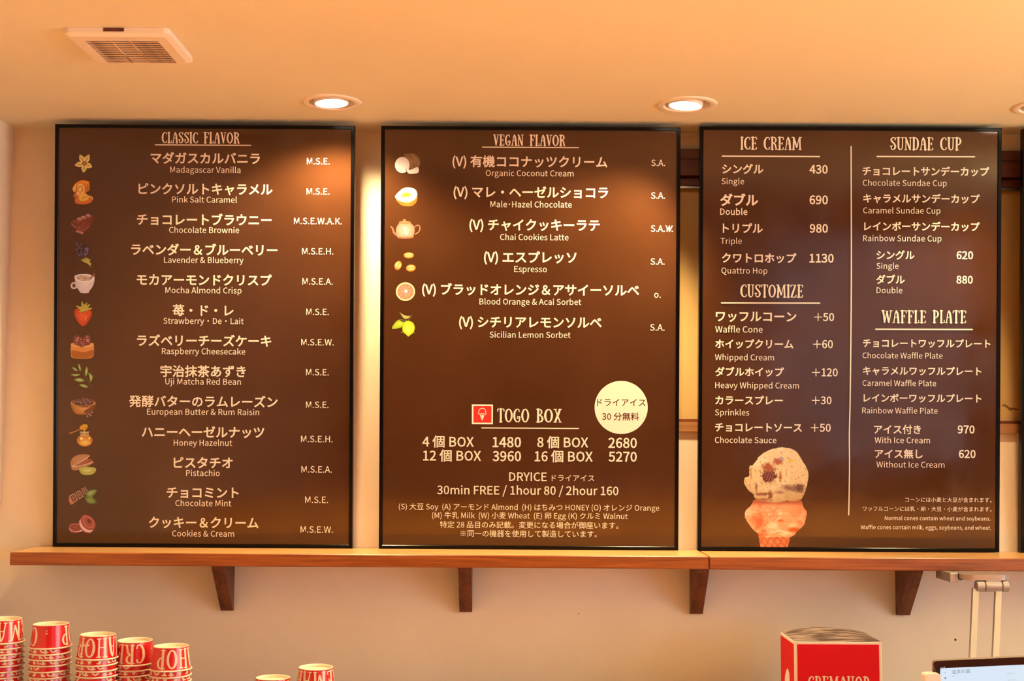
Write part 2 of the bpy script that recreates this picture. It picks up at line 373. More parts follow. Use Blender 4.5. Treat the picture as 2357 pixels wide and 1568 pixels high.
class Print:
    """flat print: coloured faces in board coordinates, each layer a hair in front of the last"""
    def __init__(s, tf=bl): s.v = []; s.f = []; s.c = []; s.z = 0; s.tf = tf; s.dz = 2.5e-5
    def raw(s, pts, faces, cols, lay=None):
        n = len(s.v); s.v += [(p[0], p[1], s.z + (lay[i] if lay else 0)) for i, p in enumerate(pts)]; s.f += [tuple(i + n for i in f) for f in faces]; s.c += list(cols)
    def layer(s): s.z += s.dz
    def poly(s, pts, col, col2=None):
        s.layer(); P = [s.tf(*p) for p in pts]; n = len(P)
        cx = sum(p[0] for p in P) / n; cy = sum(p[1] for p in P) / n
        s.raw(P + [(cx, cy)], [(i, (i + 1) % n, n) for i in range(n)], [alb(*col)] * n + [alb(*(col2 or col))])
    def sm(s, pts, col, col2=None, k=4):
        s.poly(catmull(pts, k, True), col, col2)
    def ell(s, cx, cy, rx, ry, col, col2=None, rot=0, n=20):
        a = math.radians(rot); c, q = math.cos(a), math.sin(a)
        s.poly([(cx + rx * math.cos(t) * c - ry * math.sin(t) * q, cy + rx * math.cos(t) * q + ry * math.sin(t) * c) for t in [2 * math.pi * k / n for k in range(n)]], col, col2)
    def line(s, pts, w, col, k=4):
        s.layer(); P = catmull(pts, k, False) if len(pts) > 2 else pts
        v, f = ribbon([(p[0], p[1], w if not isinstance(w, (list, tuple)) else w[0] + (w[1] - w[0]) * i / (len(P) - 1)) for i, p in enumerate(P)])
        s.raw([s.tf(*p) for p in v], f, [alb(*col)] * len(v), rlay(v)); s.z += 3 * LZ
    def rect(s, x0, y0, x1, y1, col, slope=.0058):
        s.poly([(x0, y0), (x1, y0 + (x1 - x0) * slope), (x1, y1 + (x1 - x0) * slope), (x0, y1)], col)
    def text(s, body, x0, x1, yc, bold=0.0, col=None):
        kan = bold and any(0x3400 < ord(ch) < 0x9fff for ch in body); z = s.z; s.layer()
        def done(v, f):
            lay = None
            if kan:       # heavier kanji: copies nudged around, each a hair behind the next
                v0, f0, d, v, f, lay = v, f, bold * EM * .92, [], [], []
                for k, (dx, dy) in enumerate(((-1, 0), (1, 0), (0, 1), (0, -1), (.7, .7), (-.7, .7), (.7, -.7), (-.7, -.7), (0, 0))):
                    f += [tuple(i + len(v) * len(v0) for i in t) for t in f0]; v.append(v0 + np.array((dx * d, dy * d))); lay += [k * 3e-5] * len(v0)
                v = np.concatenate(v)
            a = v.min(0); b = v.max(0); k = (x1 - x0) * SZ / (b[0] - a[0])
            cx, cy = s.tf((x0 + x1) / 2, yc); mid = (a + b) / 2
            P = [((p[0] - mid[0]) * k + cx, (p[1] - mid[1]) * k + cy) for p in v]
            s.piece('printed_text', P, f, col, z, lay)
        QUEUE.append((body, bold, 'k' if kan else 'n', done))
    def piece(s, name, P, f, col=None, z=None, lay=None):
        """one line of print as an object of its own on the poster"""
        t = Print(s.tf); t.z = (s.z if z is None else z) + s.dz; s.layer(); t.raw(P, f, [INK if col is None else col] * len(P))
        if lay: t.v = [(p[0], p[1], p[2] + d) for p, d in zip(t.v, lay)]
        s.place(t.build(name, s.owner))
    def build(s, name, parent, m='ink', label=None):
        if not s.f: return None
        me = bpy.data.meshes.new(name); me.from_pydata(s.v, [], s.f); me.update()
        ca = me.color_attributes.new('ink', 'FLOAT_COLOR', 'POINT')
        ca.data.foreach_set('color', np.array([(*c, 1) for c in s.c], dtype=np.float32).ravel())
        o = link(name, me, parent, m)
        if label: o['label'] = label
        return o
INK = (.76, .67, .60)
LZ = 1.2e-5
def rlay(v, k=0): return [k * 3 * LZ] * (len(v) - 16) + [(k * 3 + 1) * LZ] * 8 + [(k * 3 + 2) * LZ] * 8
def catmull(pts, k=4, closed=False):
    n = len(pts); out = []
    rngi = range(n) if closed else range(n - 1)
    for i in rngi:
        if closed: p0, p1, p2, p3 = pts[i - 1], pts[i], pts[(i + 1) % n], pts[(i + 2) % n]
        else: p0, p1, p2, p3 = pts[max(i - 1, 0)], pts[i], pts[i + 1], pts[min(i + 2, n - 1)]
        for j in range(k):
            t = j / k
            out.append(tuple(.5 * (2 * b + (c - a) * t + (2 * a - 5 * b + 4 * c - d) * t * t + (3 * b - a - 3 * c + d) * t ** 3) for a, b, c, d in zip(p0, p1, p2, p3)))
    if not closed: out.append(tuple(pts[-1]))
    return out
def ribbon(P):       # P: (x, y, width); strip plus round caps
    v = []; f = []; n = len(P)
    for i, (x, y, w) in enumerate(P):
        a = P[max(i - 1, 0)]; b = P[min(i + 1, n - 1)]; dx, dy = b[0] - a[0], b[1] - a[1]; l = math.hypot(dx, dy) or 1
        nx, ny = -dy / l * w / 2, dx / l * w / 2
        v += [(x + nx, y + ny), (x - nx, y - ny)]
        if i: f.append((2 * i - 2, 2 * i - 1, 2 * i + 1, 2 * i))
    for (x, y, w) in (P[0], P[-1]):
        m = len(v); v += [(x + w / 2 * math.cos(t), y + w / 2 * math.sin(t)) for t in [2 * math.pi * k / 8 for k in range(8)]]
        f.append(tuple(range(m, m + 8)))
    return v, f
# display alphabet: strokes (x, y, width), unit cap height
T_, t_ = .15, .062
def V(x, a=0, b=1, w=T_): return [(x, a + .03, w), (x, (a + b) / 2, w * .94), (x, b - .03, w)]
def H(a, b, y, w=t_): return [(a, y, w), ((a + b) / 2, y, w * .95), (b, y, w)]
G = {
 'I': (.26, [V(.13), H(.03, .23, .032), H(.03, .23, .968)]),
 'L': (.40, [V(.13), H(.03, .36, .032), H(.03, .23, .968), [(.36, .03, .06), (.37, .12, .06), (.355, .22, .07)]]),
 'C': (.52, [[(.465, .80, .085), (.455, .90, .07), (.35, .967, .065), (.20, .90, .11), (.10, .70, .15), (.085, .5, .16), (.10, .30, .15), (.20, .10, .11), (.33, .033, .065), (.45, .08, .07), (.475, .20, .09)]]),
 'A': (.56, [[(.09, .03, .07), (.15, .35, .075), (.20, .75, .08), (.29, .965, .08)], [(.29, .965, .10), (.38, .75, .15), (.43, .4, .15), (.46, .03, .15)], H(.02, .18, .03), H(.37, .54, .03), H(.15, .42, .46, .055)]),
 'S': (.50, [[(.40, .80, .10), (.42, .92, .07), (.27, .968, .07), (.13, .90, .10), (.10, .77, .13), (.20, .63, .13), (.35, .47, .13), (.42, .28, .14), (.36, .10, .11), (.22, .033, .07), (.12, .10, .08), (.10, .24, .07), (.15, .30, .07)], [(.02, .30, .07), (.18, .325, .07)], [(.41, .87, .06), (.47, .95, .06)]]),
 'F': (.50, [V(.16), H(.05, .28, .03), H(.02, .45, .968), [(.45, .96, .07), (.47, .88, .07), (.46, .80, .075)], H(.16, .32, .55, .055), [(.33, .63, .06), (.33, .47, .06)]]),
 'V': (.54, [[(.10, .97, .13), (.18, .6, .14), (.27, .06, .12)], [(.44, .97, .06), (.37, .6, .065), (.285, .04, .07)], H(.0, .19, .968), H(.35, .54, .968)]),
 'O': (.60, [[(.3, .967, .075), (.16, .87, .11), (.085, .66, .14), (.07, .5, .145), (.085, .34, .14), (.16, .13, .11), (.3, .033, .075), (.43, .13, .10), (.51, .34, .13), (.525, .5, .135), (.51, .66, .13), (.43, .87, .10), (.3, .967, .075)]]),
 'R': (.55, [V(.14), H(.03, .24, .032), H(.02, .14, .968), [(.14, .967, .07), (.33, .95, .09), (.43, .80, .13), (.40, .64, .10), (.25, .53, .06)], [(.25, .53, .10), (.37, .42, .12), (.43, .2, .12), (.46, .05, .12)], H(.40, .55, .03)]),
 'E': (.50, [V(.15), H(.02, .42, .032), H(.02, .42, .968), [(.43, .95, .07), (.46, .88, .07), (.44, .82, .08)], [(.42, .04, .07), (.45, .10, .07), (.44, .17, .08)], H(.15, .33, .50, .055), [(.36, .585, .06), (.36, .415, .06)]]),
 'G': (.58, [[(.45, .80, .085), (.44, .90, .07), (.34, .967, .065), (.20, .90, .10), (.10, .70, .14), (.085, .5, .15), (.10, .30, .14), (.20, .10, .10), (.34, .033, .065), (.45, .08, .08), (.48, .22, .11), (.48, .40, .11)], H(.33, .50, .42), [(.33, .42, .06), (.34, .32, .06), (.31, .27, .06)]]),
 'N': (.58, [V(.12, w=.075), [(.11, .96, .12), (.28, .5, .14), (.45, .05, .13)], V(.47, w=.075), H(.02, .20, .03), H(.02, .14, .968), H(.38, .56, .968)]),
 'M': (.80, [[(.13, .03, .13), (.15, .5, .13), (.16, .95, .13)], [(.14, .96, .13), (.27, .6, .13), (.40, .2, .10)], [(.42, .2, .065), (.50, .6, .065), (.60, .95, .07)], [(.64, .95, .13), (.65, .5, .12), (.67, .03, .13)], H(.04, .23, .03), H(.57, .77, .03), H(.0, .14, .968), H(.62, .77, .968)]),
 'U': (.56, [[(.13, .97, .14), (.13, .5, .14), (.14, .2, .13), (.22, .06, .10), (.30, .033, .07), (.40, .10, .07), (.44, .25, .08), (.45, .6, .08), (.45, .97, .08)], H(.02, .23, .968), H(.34, .54, .968)]),
 'T': (.54, [V(.27), H(.17, .37, .03), H(.04, .50, .968), [(.05, .95, .07), (.025, .88, .07), (.04, .81, .08)], [(.49, .95, .07), (.515, .88, .07), (.50, .81, .08)]]),
 'Z': (.50, [H(.06, .42, .966), [(.40, .94, .10), (.24, .5, .14), (.09, .06, .12)], H(.05, .44, .034), [(.05, .95, .07), (.04, .85, .08)], [(.45, .05, .07), (.46, .18, .08)]]),
 'D': (.54, [V(.13), H(.02, .14, .968), H(.02, .14, .032), [(.13, .967, .07), (.32, .93, .09), (.43, .75, .13), (.45, .5, .145), (.43, .25, .13), (.32, .07, .09), (.13, .033, .07)]]),
 'P': (.52, [V(.14), H(.03, .26, .032), H(.02, .14, .968), [(.14, .967, .07), (.32, .94, .09), (.42, .78, .13), (.42, .64, .13), (.34, .48, .09), (.20, .42, .065)]]),
 'B': (.52, [V(.14), H(.02, .14, .968), H(.02, .14, .032), [(.14, .967, .06), (.31, .93, .08), (.38, .78, .10), (.33, .62, .08), (.2, .54, .055)], [(.2, .54, .055), (.37, .45, .10), (.44, .28, .13), (.38, .10, .11), (.25, .04, .07), (.14, .033, .06)]]),
 'X': (.56, [[(.12, .96, .08), (.28, .5, .08), (.46, .04, .08)], [(.44, .96, .13), (.28, .5, .15), (.11, .04, .12)], H(.02, .20, .968), H(.36, .54, .968), H(.02, .20, .032), H(.38, .54, .032)]),
 'W': (.80, [[(.10, .97, .13), (.16, .6, .13), (.22, .06, .12)], [(.40, .92, .07), (.32, .5, .07), (.24, .06, .07)], [(.40, .92, .12), (.46, .5, .13), (.54, .06, .12)], [(.70, .97, .07), (.64, .5, .07), (.56, .06, .07)], H(.0, .20, .968), H(.31, .48, .92, .05), H(.62, .80, .968)]),
 'H': (.60, [V(.13), V(.47, w=.10), H(.02, .24, .03), H(.02, .24, .968), H(.36, .58, .03), H(.36, .58, .968), H(.13, .47, .48, .055)]),
}
LAYS = {}
def letters(word, gap=.035, k=3):
    """-> list of (char, x offset, verts, faces) and total width"""
    out = []; x = 0
    for ch in word:
        w, st = G[ch]; vs = []; fs = []; ly = []
        for si, s in enumerate(st):
            v, f = ribbon(catmull(s, k, False)); n = len(vs); ly += rlay(v, si)
            vs += v; fs += [tuple(i + n for i in q) for q in f]
        LAYS[ch] = ly; out.append((ch, x, w, vs, fs)); x += w + gap
    return out, x - gap
def heading(pr, word, x0, x1, y0, y1):
    L, tw = letters(word); k = (x1 - x0) * SZ / tw; h = (y1 - y0) * SZ
    X, U = pr.tf((x0 + x1) / 2, (y0 + y1) / 2); X -= k * tw / 2; U -= h / 2
    P = []; f = []; ly = []
    for ch, ox, w, vs, fs in L:
        ly += LAYS[ch]
        f += [tuple(i + len(P) for i in t) for t in fs]; P += [((ox + a) * k + X, b * h + U) for a, b in vs]
    pr.piece('printed_heading', P, f, None, None, ly)

# ------------------------------------------------------------------ menu boards
FWD = .0092      # frame width
def board(x0, x1, top, name_label):
    X0, X1 = x0 * SZ, x1 * SZ; Hh = top * SZ - UBOT; xc = (X0 + X1) / 2; w = X1 - X0
    o = thing('menu_board', (xc, base.y, base.z), name_label, 'menu board', None, (PITCH, 0, 0))
    # local: x right, y back, z up the board; front face at y = 0
    D = .019
    def bar(pts):     # mitred profile bar: outer rectangle corner list (front), extruded back
        return pts
    fr = MB(); c = .0012
    out = [(-w / 2, 0), (w / 2, 0), (w / 2, Hh), (-w / 2, Hh)]; inn = [(-w / 2 + FWD, FWD), (w / 2 - FWD, FWD), (w / 2 - FWD, Hh - FWD), (-w / 2 + FWD, Hh - FWD)]
    def sh(P, d): return [(p[0] + (d if p[0] < 0 else -d), p[1] + (d if p[1] < Hh / 2 else -d)) for p in P]
    for i in range(4):
        j = (i + 1) % 4
        prof = [(out, 0, D), (out, 0, c), (out, c, 0), (inn, -c, 0), (inn, 0, c), (inn, 0, .0045)]
        rings = []
        for P, d, y in prof:
            Q = sh(P, d); rings.append([(Q[i][0], y, Q[i][1]), (Q[j][0], y, Q[j][1])])
        vs = [p for r in rings for p in r]
        b = MB().add(vs, [(2 * a, 2 * a + 1, 2 * a + 3, 2 * a + 2) for a in range(len(prof) - 1)])
        # mitre shadow line
        b.go('frame_rail', 'black', o)
    MB().box((-w / 2 + .001, .0055, .001), (w / 2 - .001, D, Hh - .001)).go('backing_panel', 'dark', o)
    sh_ = MB().add([(-w / 2 + FWD, .0030, FWD), (w / 2 - FWD, .0030, FWD), (w / 2 - FWD, .0030, Hh - FWD), (-w / 2 + FWD, .0030, Hh - FWD)], [(0, 1, 2, 3)])
    shp = bpy.data.meshes.new('poster'); shp.from_pydata(sh_.v, [], sh_.f); po_ = link('poster', shp, o, 'poster')
    def tf(px, py):
        X, U = bl(px, py); return X - xc, U - UBOT
    def pr():
        p = Print(tf); p.owner = po_; p.place = place; return p
    def place(ob):
        if ob: ob.rotation_euler = (math.pi / 2, 0, 0); ob.location = (0, .0028, 0)
        return ob
    return o, po_, pr, place
b1, p1, pr1, pl1 = board(-1055, -364.8, 492.4, 'brown menu board headed classic flavor, leftmost on the shelf')
b2, p2, pr2, pl2 = board(-304, 385.5, 492.8, 'brown menu board headed vegan flavor, with a cream circle, in the middle')
b3, p3, pr3, pl3 = board(430, 1125, 496.3, 'brown menu board with ice cream and sundae prices and an ice cream cone picture')
b4, p4, pr4, pl4 = board(1174.5, 1864, 494.5, 'board cut by the right edge of the picture, only its dark left rail visible')

BD, SB = .021, .010
q = pr1()
for t, x0, x1, yc in (('マダガスカルバニラ', 346, 598, 363.7), ('ピンクソルトキャラメル', 318, 626.8, 435.5), ('チョコレートブラウニー', 314.3, 624.5, 505), ('ラベンダー＆ブルーベリー', 301, 638, 574.5),
                      ('モカアーモンドクリスプ', 314, 625, 644), ('苺・ド・レ', 396.6, 537, 714.5), ('ラズベリーチーズケーキ', 314.7, 624, 784), ('宇治抹茶あずき', 368.5, 565, 855),
                      ('発酵バターのラムレーズン', 296.3, 638.5, 924.5), ('ハニーヘーゼルナッツ', 325.5, 607.8, 995), ('ピスタチオ', 399, 535, 1065.5), ('チョコミント', 383, 549, 1135), ('クッキー＆クリーム', 341.8, 594.8, 1204)):
    q.text(t, x0, x1, yc, BD)
for t, x0, x1, yc in (('Madagascar Vanilla', 391, 553, 392.5), ('Pink Salt Caramel', 395.5, 545, 459), ('Chocolate Brownie', 388.5, 550, 529), ('Lavender & Blueberry', 377, 560, 600.3),
                      ('Mocha Almond Crisp', 380, 555.5, 670), ('Strawberry・De・Lait', 375.4, 560.5, 740.6), ('Raspberry Cheesecake', 372, 564, 810.6), ('Uji Matcha Red Bean', 379.8, 554, 880.4),
                      ('European Butter & Rum Raisin', 337.9, 596, 950.3), ('Honey Hazelnut', 399.3, 534, 1021.3), ('Pistachio', 427.9, 505.5, 1089), ('Chocolate Mint', 403, 531.8, 1158.5), ('Cookies & Cream', 395.6, 538.5, 1228.5)):
    q.text(t, x0, x1, yc, .003)
for t, x0, x1, yc in (('M.S.E.', 706, 758.6, 371), ('M.S.E.', 705.5, 758, 440.5), ('M.S.E.W.A.K.', 676.5, 786.6, 508.8), ('M.S.E.H.', 695, 767, 578.5), ('M.S.E.A.', 695.7, 765.5, 648), ('M.S.E.', 704.5, 756.5, 718),
                      ('M.S.E.W.', 693, 768, 788), ('M.S.E.', 704, 756.5, 857), ('M.S.E.', 704, 756, 932), ('M.S.E.H.', 692.5, 765.5, 1011), ('M.S.E.A.', 693.5, 763.7, 1081), ('M.S.E.', 702, 754.8, 1151), ('M.S.E.W.', 691.5, 766, 1219.5)):
    q.text(t, x0, x1, yc, .004)
heading(q, 'CLASSIC', 371.8, 455.5, 304.0, 329.5); heading(q, 'FLAVOR', 468, 551, 304.4, 329.9)
def rule(q, x0, y0, x1, y1, w):
    v, f = ribbon([(x0, y0, w), (x1, y1, w)]); q.piece('rule_line', [q.tf(*p) for p in v], f, None, None, rlay(v))
rule(q, 357, 333.2, 577, 334.4, 2.3)

q = pr2()
for t, x0, x1, yc in (('(V) 有機ココナッツクリーム', 1041.3, 1398.3, 373.4), ('(V) マレ・ヘーゼルショコラ', 1043.8, 1400, 444), ('(V) チャイクッキーラテ', 1080.3, 1380.5, 519.7), ('(V) エスプレッソ', 1113.9, 1327, 594),
                      ('(V) ブラッドオレンジ＆アサイーソルベ', 971.3, 1471.3, 668.5), ('(V) シチリアレモンソルベ', 1056.5, 1385, 743.8)):
    q.text(t, x0, x1, yc, BD)
for t, x0, x1, yc in (('Organic Coconut Cream', 1118, 1320.4, 400.5), ('Male･Hazel Chocolate', 1128.7, 1316.2, 470), ('Chai Cookies Latte', 1151, 1308.7, 545.5), ('Espresso', 1183.7, 1258.8, 621.7),
                      ('Blood Orange & Acai Sorbet', 1103.5, 1338, 696.5), ('Sicilian Lemon Sorbet', 1127, 1313.5, 770.5)):
    q.text(t, x0, x1, yc, .003)
for t, x0, x1, yc in (('S.A.', 1499.3, 1531.2, 374.7), ('S.A.', 1498.8, 1531, 450), ('S.A.', 1498.3, 1530.5, 526), ('S.A.', 1497.8, 1530, 602), ('o.', 1505.8, 1521.2, 680), ('S.A.', 1496.5, 1530, 753.8)):
    q.text(t, x0, x1, yc, .006)
for a in ([(1533, 519.5), (1536, 525), (1535.5, 532.5)], [(1535.5, 532.5), (1539, 526), (1541, 520)], [(1541, 520), (1541.5, 526), (1541, 533)], [(1541, 533), (1544.5, 526), (1547.5, 520)], [(1547, 532), (1548.2, 532.6)]):
    n0 = len(q.c); q.line(a, 2.1, (255, 255, 255)); q.c[n0:] = [INK] * (len(q.c) - n0)
pl2(q.build('handwritten_letter', p2))
q = pr2()
heading(q, 'VEGAN', 1135.5, 1205, 309.4, 335); heading(q, 'FLAVOR', 1218.7, 1301, 310, 335.8); rule(q, 1110, 338.4, 1332, 339.6, 2.4)
heading(q, 'TOGO', 1144.5, 1218.2, 941, 972.5); heading(q, 'BOX', 1234, 1293, 941.5, 973); rule(q, 1109, 985.4, 1331.5, 986.8, 2.6)
for t, x0, x1, yc in (('4 個 BOX', 972, 1090.4, 1017), ('1480', 1133.8, 1199.5, 1018.3), ('8 個 BOX', 1236.5, 1354, 1018.5), ('2680', 1400.2, 1466.2, 1020), ('12 個 BOX', 973.6, 1107, 1049.3), ('3960', 1133.5, 1199.5, 1050.6),
                      ('16 個 BOX', 1230.4, 1364.4, 1051), ('5270', 1400.8, 1466, 1051.7)):
    q.text(t, x0, x1, yc, .018)
q.text('DRYICE', 1172, 1258.5, 1098, SB); q.text('ドライアイス', 1270, 1368, 1101.3, 0)
q.text('30min FREE / 1hour 80 / 2hour 160', 1006, 1423.7, 1131, SB)
q.text('(S) 大豆 Soy  (A) アーモンド Almond  (H) はちみつ HONEY (O) オレンジ Orange', 917.8, 1517.6, 1169.5, 0)
q.text('(M) 牛乳 Milk  (W) 小麦 Wheat  (E) 卵 Egg (K) クルミ Walnut', 994.4, 1444.8, 1189, 0)
q.text('特定 28 品目のみ記載。変更になる場合が御座います。', 1012.6, 1423.7, 1209, 0)
q.text('※同一の機器を使用して製造しています。', 1059.6, 1373.8, 1229.3, 0)
q = pr2(); q.ell(1430, 938.3, 61.2, 61.2, (255, 225, 180), n=72); q.c = [(.76, .67, .60)] * len(q.c)
pl2(q.build('dry_ice_circle', p2, label='cream circle with brown writing'))
DK = (.055, .018, .008)
q.text('ドライアイス', 1374.5, 1486.5, 927, .010, DK); q.text('30 分無料', 1386, 1471, 959, .008, DK)
q = pr2(); q.poly([(1086, 931.3), (1134.7, 931.6), (1134.3, 977), (1086, 976.6)], (250, 195, 150)); q.poly([(1089.6, 934.8), (1131.4, 935), (1131, 973.6), (1089.6, 973.2)], (235, 60, 35))
q.c[-5:] = [(.72, .035, .03)] * 5
n0 = len(q.c); q.line([(1101.3, 952.5), (1102, 948), (1104, 943), (1107, 940.8), (1110.3, 940.3), (1113.6, 940.8), (1116.5, 943.3), (1118, 948), (1118.8, 952.5), (1116, 954), (1112, 952), (1110, 954), (1107.5, 952.3), (1104.5, 954), (1101.3, 952.5)], 1.5, (0, 0, 0))
q.poly([(1104.5, 956), (1115.2, 956), (1109.8, 969.5)], (0, 0, 0)); q.c[n0:] = [INK] * (len(q.c) - n0)
pl2(q.build('cone_logo', p2, label='red square with a cream cone outline'))

q = pr3()
for t, x0, x1, yc, b in (('シングル', 1662.7, 1757.6, 388.5, BD), ('ダブル', 1658, 1745.6, 459.7, .028), ('トリプル', 1664, 1756.3, 525, BD), ('クワトロホップ', 1662, 1833.6, 594, BD),
    ('ワッフルコーン', 1648, 1833.6, 729.7, BD), ('ホイップクリーム', 1646.6, 1826.7, 792, BD), ('ダブルホイップ', 1646.6, 1804.8, 856, BD), ('カラースプレー', 1646.6, 1802.5, 921.5, BD), ('チョコレートソース', 1646, 1846.4, 984.7, BD),
    ('チョコレートサンデーカップ', 1985.8, 2277.9, 394, BD), ('キャラメルサンデーカップ', 1987.6, 2256, 457, BD), ('レインボーサンデーカップ', 1989.7, 2256, 521, BD), ('シングル', 2018, 2105.7, 587, BD), ('ダブル', 2017.5, 2083.3, 643, BD),
    ('チョコレートワッフルプレート', 1986.8, 2280.5, 790.7, .017), ('キャラメルワッフルプレート', 1986.8, 2259.8, 854.5, .017), ('レインボーワッフルプレート', 1988.4, 2259.8, 917, .017), ('アイス付き', 2012.4, 2120.3, 989, BD), ('アイス無し', 2014.4, 2124.4, 1045, BD),
    ('430', 1863.7, 1905.8, 389.5, BD), ('690', 1863.7, 1906.3, 460, BD), ('980', 1864.2, 1906.3, 525.7, BD), ('1130', 1863.7, 1919.6, 594.5, BD), ('620', 2202.4, 2240.7, 587.6, BD), ('880', 2202, 2240, 644, BD), ('970', 2205, 2244, 989, BD), ('620', 2207.6, 2246.4, 1045.5, BD)):
    q.text(t, x0, x1, yc, b)
for d_, xp, x0, x1, yc in (('50', 1883.5, 1894.6, 1920.4, 730), ('60', 1881, 1892.5, 1917.8, 792.5), ('120', 1878.6, 1891.5, 1928.8, 857.5), ('30', 1878, 1889.5, 1914.5, 922), ('50', 1875.7, 1887, 1912.7, 985)):
    q.text(d_, x0, x1, yc, .014); rule(q, xp - 8.5, yc, xp + 8.5, yc, 1.9); rule(q, xp, yc - 8.5, xp, yc + 8.5, 1.9)
for t, x0, x1, yc, b in (('Single', 1661, 1713, 419, 0), ('Double', 1657.9, 1720.6, 486.8, .014), ('Triple', 1658.9, 1707.9, 556.3, 0), ('Quattro Hop', 1660.7, 1766.8, 625, 0), ('Waffle Cone', 1646.6, 1755.8, 757.7, .006), ('Whipped Cream', 1646, 1782, 824.3, 0),
    ('Heavy Whipped Cream', 1646.6, 1839.2, 889, 0), ('Sprinkles', 1646, 1724.7, 951.3, 0), ('Chocolate Sauce', 1645.5, 1787.5, 1013, .004), ('Chocolate Sundae Cup', 1986.3, 2179.7, 422.7, 0), ('Caramel Sundae Cup', 1987, 2165, 486.2, 0),
    ('Rainbow Sundae Cup', 1987, 2167.5, 550.3, 0), ('Single', 2017.7, 2068.7, 614, 0), ('Double', 2018, 2077.4, 668, 0), ('Chocolate Waffle Plate', 1985.6, 2170, 818.2, 0), ('Caramel Waffle Plate', 1985.6, 2155.2, 881.8, 0),
    ('Rainbow Waffle Plate', 1985, 2158.5, 945, 0), ('With Ice Cream', 2013.6, 2141, 1013.2, .006), ('Without Ice Cream', 2017.8, 2174.5, 1069.5, 0), ('コーンには小麦と大豆が含まれます。', 2083.8, 2282.8, 1151, .004),
    ('ワッフルコーンには乳・卵・大豆・小麦が含まれます。', 1986, 2282.8, 1172, .004), ('Normal cones contain wheat and soybeans.', 2036.8, 2280.3, 1194.7, .008), ('Waffle cones contain milk, eggs, soybeans, and wheat.', 1981.3, 2282, 1215.7, .008)):
    q.text(t, x0, x1, yc, b)
heading(q, 'ICE', 1704.2, 1743, 315, 344.2); heading(q, 'CREAM', 1757.8, 1845.7, 315.2, 345); rule(q, 1662.7, 359.3, 1886.7, 360.4, 3)
heading(q, 'SUNDAE', 2048.8, 2148.8, 316, 345.6); heading(q, 'CUP', 2164, 2213.9, 316.2, 346); rule(q, 2019, 360.2, 2243.5, 360.9, 3)
heading(q, 'CUSTOMIZE', 1704.2, 1849, 655.2, 684.8); rule(q, 1661, 697.4, 1887.2, 698, 3)
heading(q, 'WAFFLE', 2029.8, 2132, 714.8, 743.9); heading(q, 'PLATE', 2146.9, 2224.6, 714.8, 744); rule(q, 2016, 758, 2238.4, 758.7, 3)
n0 = len(q.c); q.line([(1959.2, 337), (1959.8, 640), (1957.3, 900), (1955.2, 1000), (1955.6, 1085), (1953.7, 1185.5)], 2.8, (0, 0, 0)); q.c[n0:] = [INK] * (len(q.c) - n0)
pl3(q.build('column_divider', p3))

# ------------------------------------------------------------------ printed pictures, board 1
def zo(ox, oy, s): return lambda pts: [(ox + x / s, oy + y / s) for x, y in pts]
Z = zo(140, 340, 5.405)      # zoomed crop: 100 px -> 541
pc, pp = pl1, p1
q = pr1()
for a in (((75, 165), (180, 190)), ((70, 262), (175, 245)), ((380, 222), (485, 205)), ((330, 245), (450, 265))): q.line(Z(a), [1.6, .7], (62, 26, 8))
O = (290, 200)
for tip, w in (((232, 85), 34), ((348, 85), 34), ((385, 240), 34), ((278, 308), 34), ((170, 215), 34)):
    dx, dy = tip[0] - O[0], tip[1] - O[1]; l = math.hypot(dx, dy); nx, ny = -dy / l * w, dx / l * w
    q.sm(Z([O, (O[0] + dx * .5 + nx, O[1] + dy * .5 + ny), (O[0] + dx * .9 + nx * .35, O[1] + dy * .9 + ny * .35), tip, (O[0] + dx * .9 - nx * .35, O[1] + dy * .9 - ny * .35), (O[0] + dx * .5 - nx, O[1] + dy * .5 - ny)]), (240, 180, 90), (205, 140, 70))
    q.line(Z([(O[0] + dx * .2, O[1] + dy * .2), (O[0] + dx * .75, O[1] + dy * .75)]), [1.2, .5], (140, 70, 25))
q.ell(*Z([(290, 195)])[0], 5.6, 5.2, (120, 50, 20), (190, 120, 60))
pc(q.build('vanilla_flower_picture', pp))
q = pr1()
q.sm(Z([(150, 480), (190, 430), (250, 402), (320, 410), (352, 430), (350, 520), (310, 560), (330, 590), (375, 600), (395, 635), (370, 680), (290, 705), (190, 695), (168, 660), (170, 620), (150, 600), (165, 550), (140, 520)]), (200, 80, 15), (235, 140, 50))
q.sm(Z([(205, 440), (270, 410), (340, 425), (320, 455), (260, 450), (215, 470)]), (240, 130, 40), (225, 100, 25))
q.sm(Z([(300, 470), (345, 440), (350, 520), (325, 545), (290, 560)]), (215, 105, 30), (190, 80, 20))
q.sm(Z([(145, 500), (190, 440), (200, 470), (175, 545), (150, 540)]), (235, 150, 50), (240, 165, 70))
q.ell(*Z([(238, 508)])[0], 6.2, 9.5, (225, 135, 45), (245, 170, 80), 15); q.line(Z([(205, 490), (235, 455), (275, 480), (285, 530), (265, 560)]), 1.6, (250, 190, 110)); q.line(Z([(215, 500), (240, 475), (262, 500), (262, 545)]), 1.2, (160, 60, 15))
q.sm(Z([(225, 600), (270, 560), (330, 590), (340, 630), (290, 660), (235, 655)]), (240, 160, 60), (225, 140, 50)); q.line(Z([(250, 640), (300, 610), (345, 595)]), 1.1, (175, 80, 20))
q.line(Z([(180, 665), (250, 685), (330, 675), (385, 640)]), 2.4, (225, 90, 30)); q.line(Z([(345, 605), (385, 615), (390, 640)]), 1.6, (250, 180, 120)); q.line(Z([(195, 460), (185, 560), (205, 640)]), 1.4, (170, 65, 15))
q.ell(*Z([(208, 570)])[0], 3.5, 4.5, (245, 160, 90))
pc(q.build('caramel_picture', pp))
q = pr1()
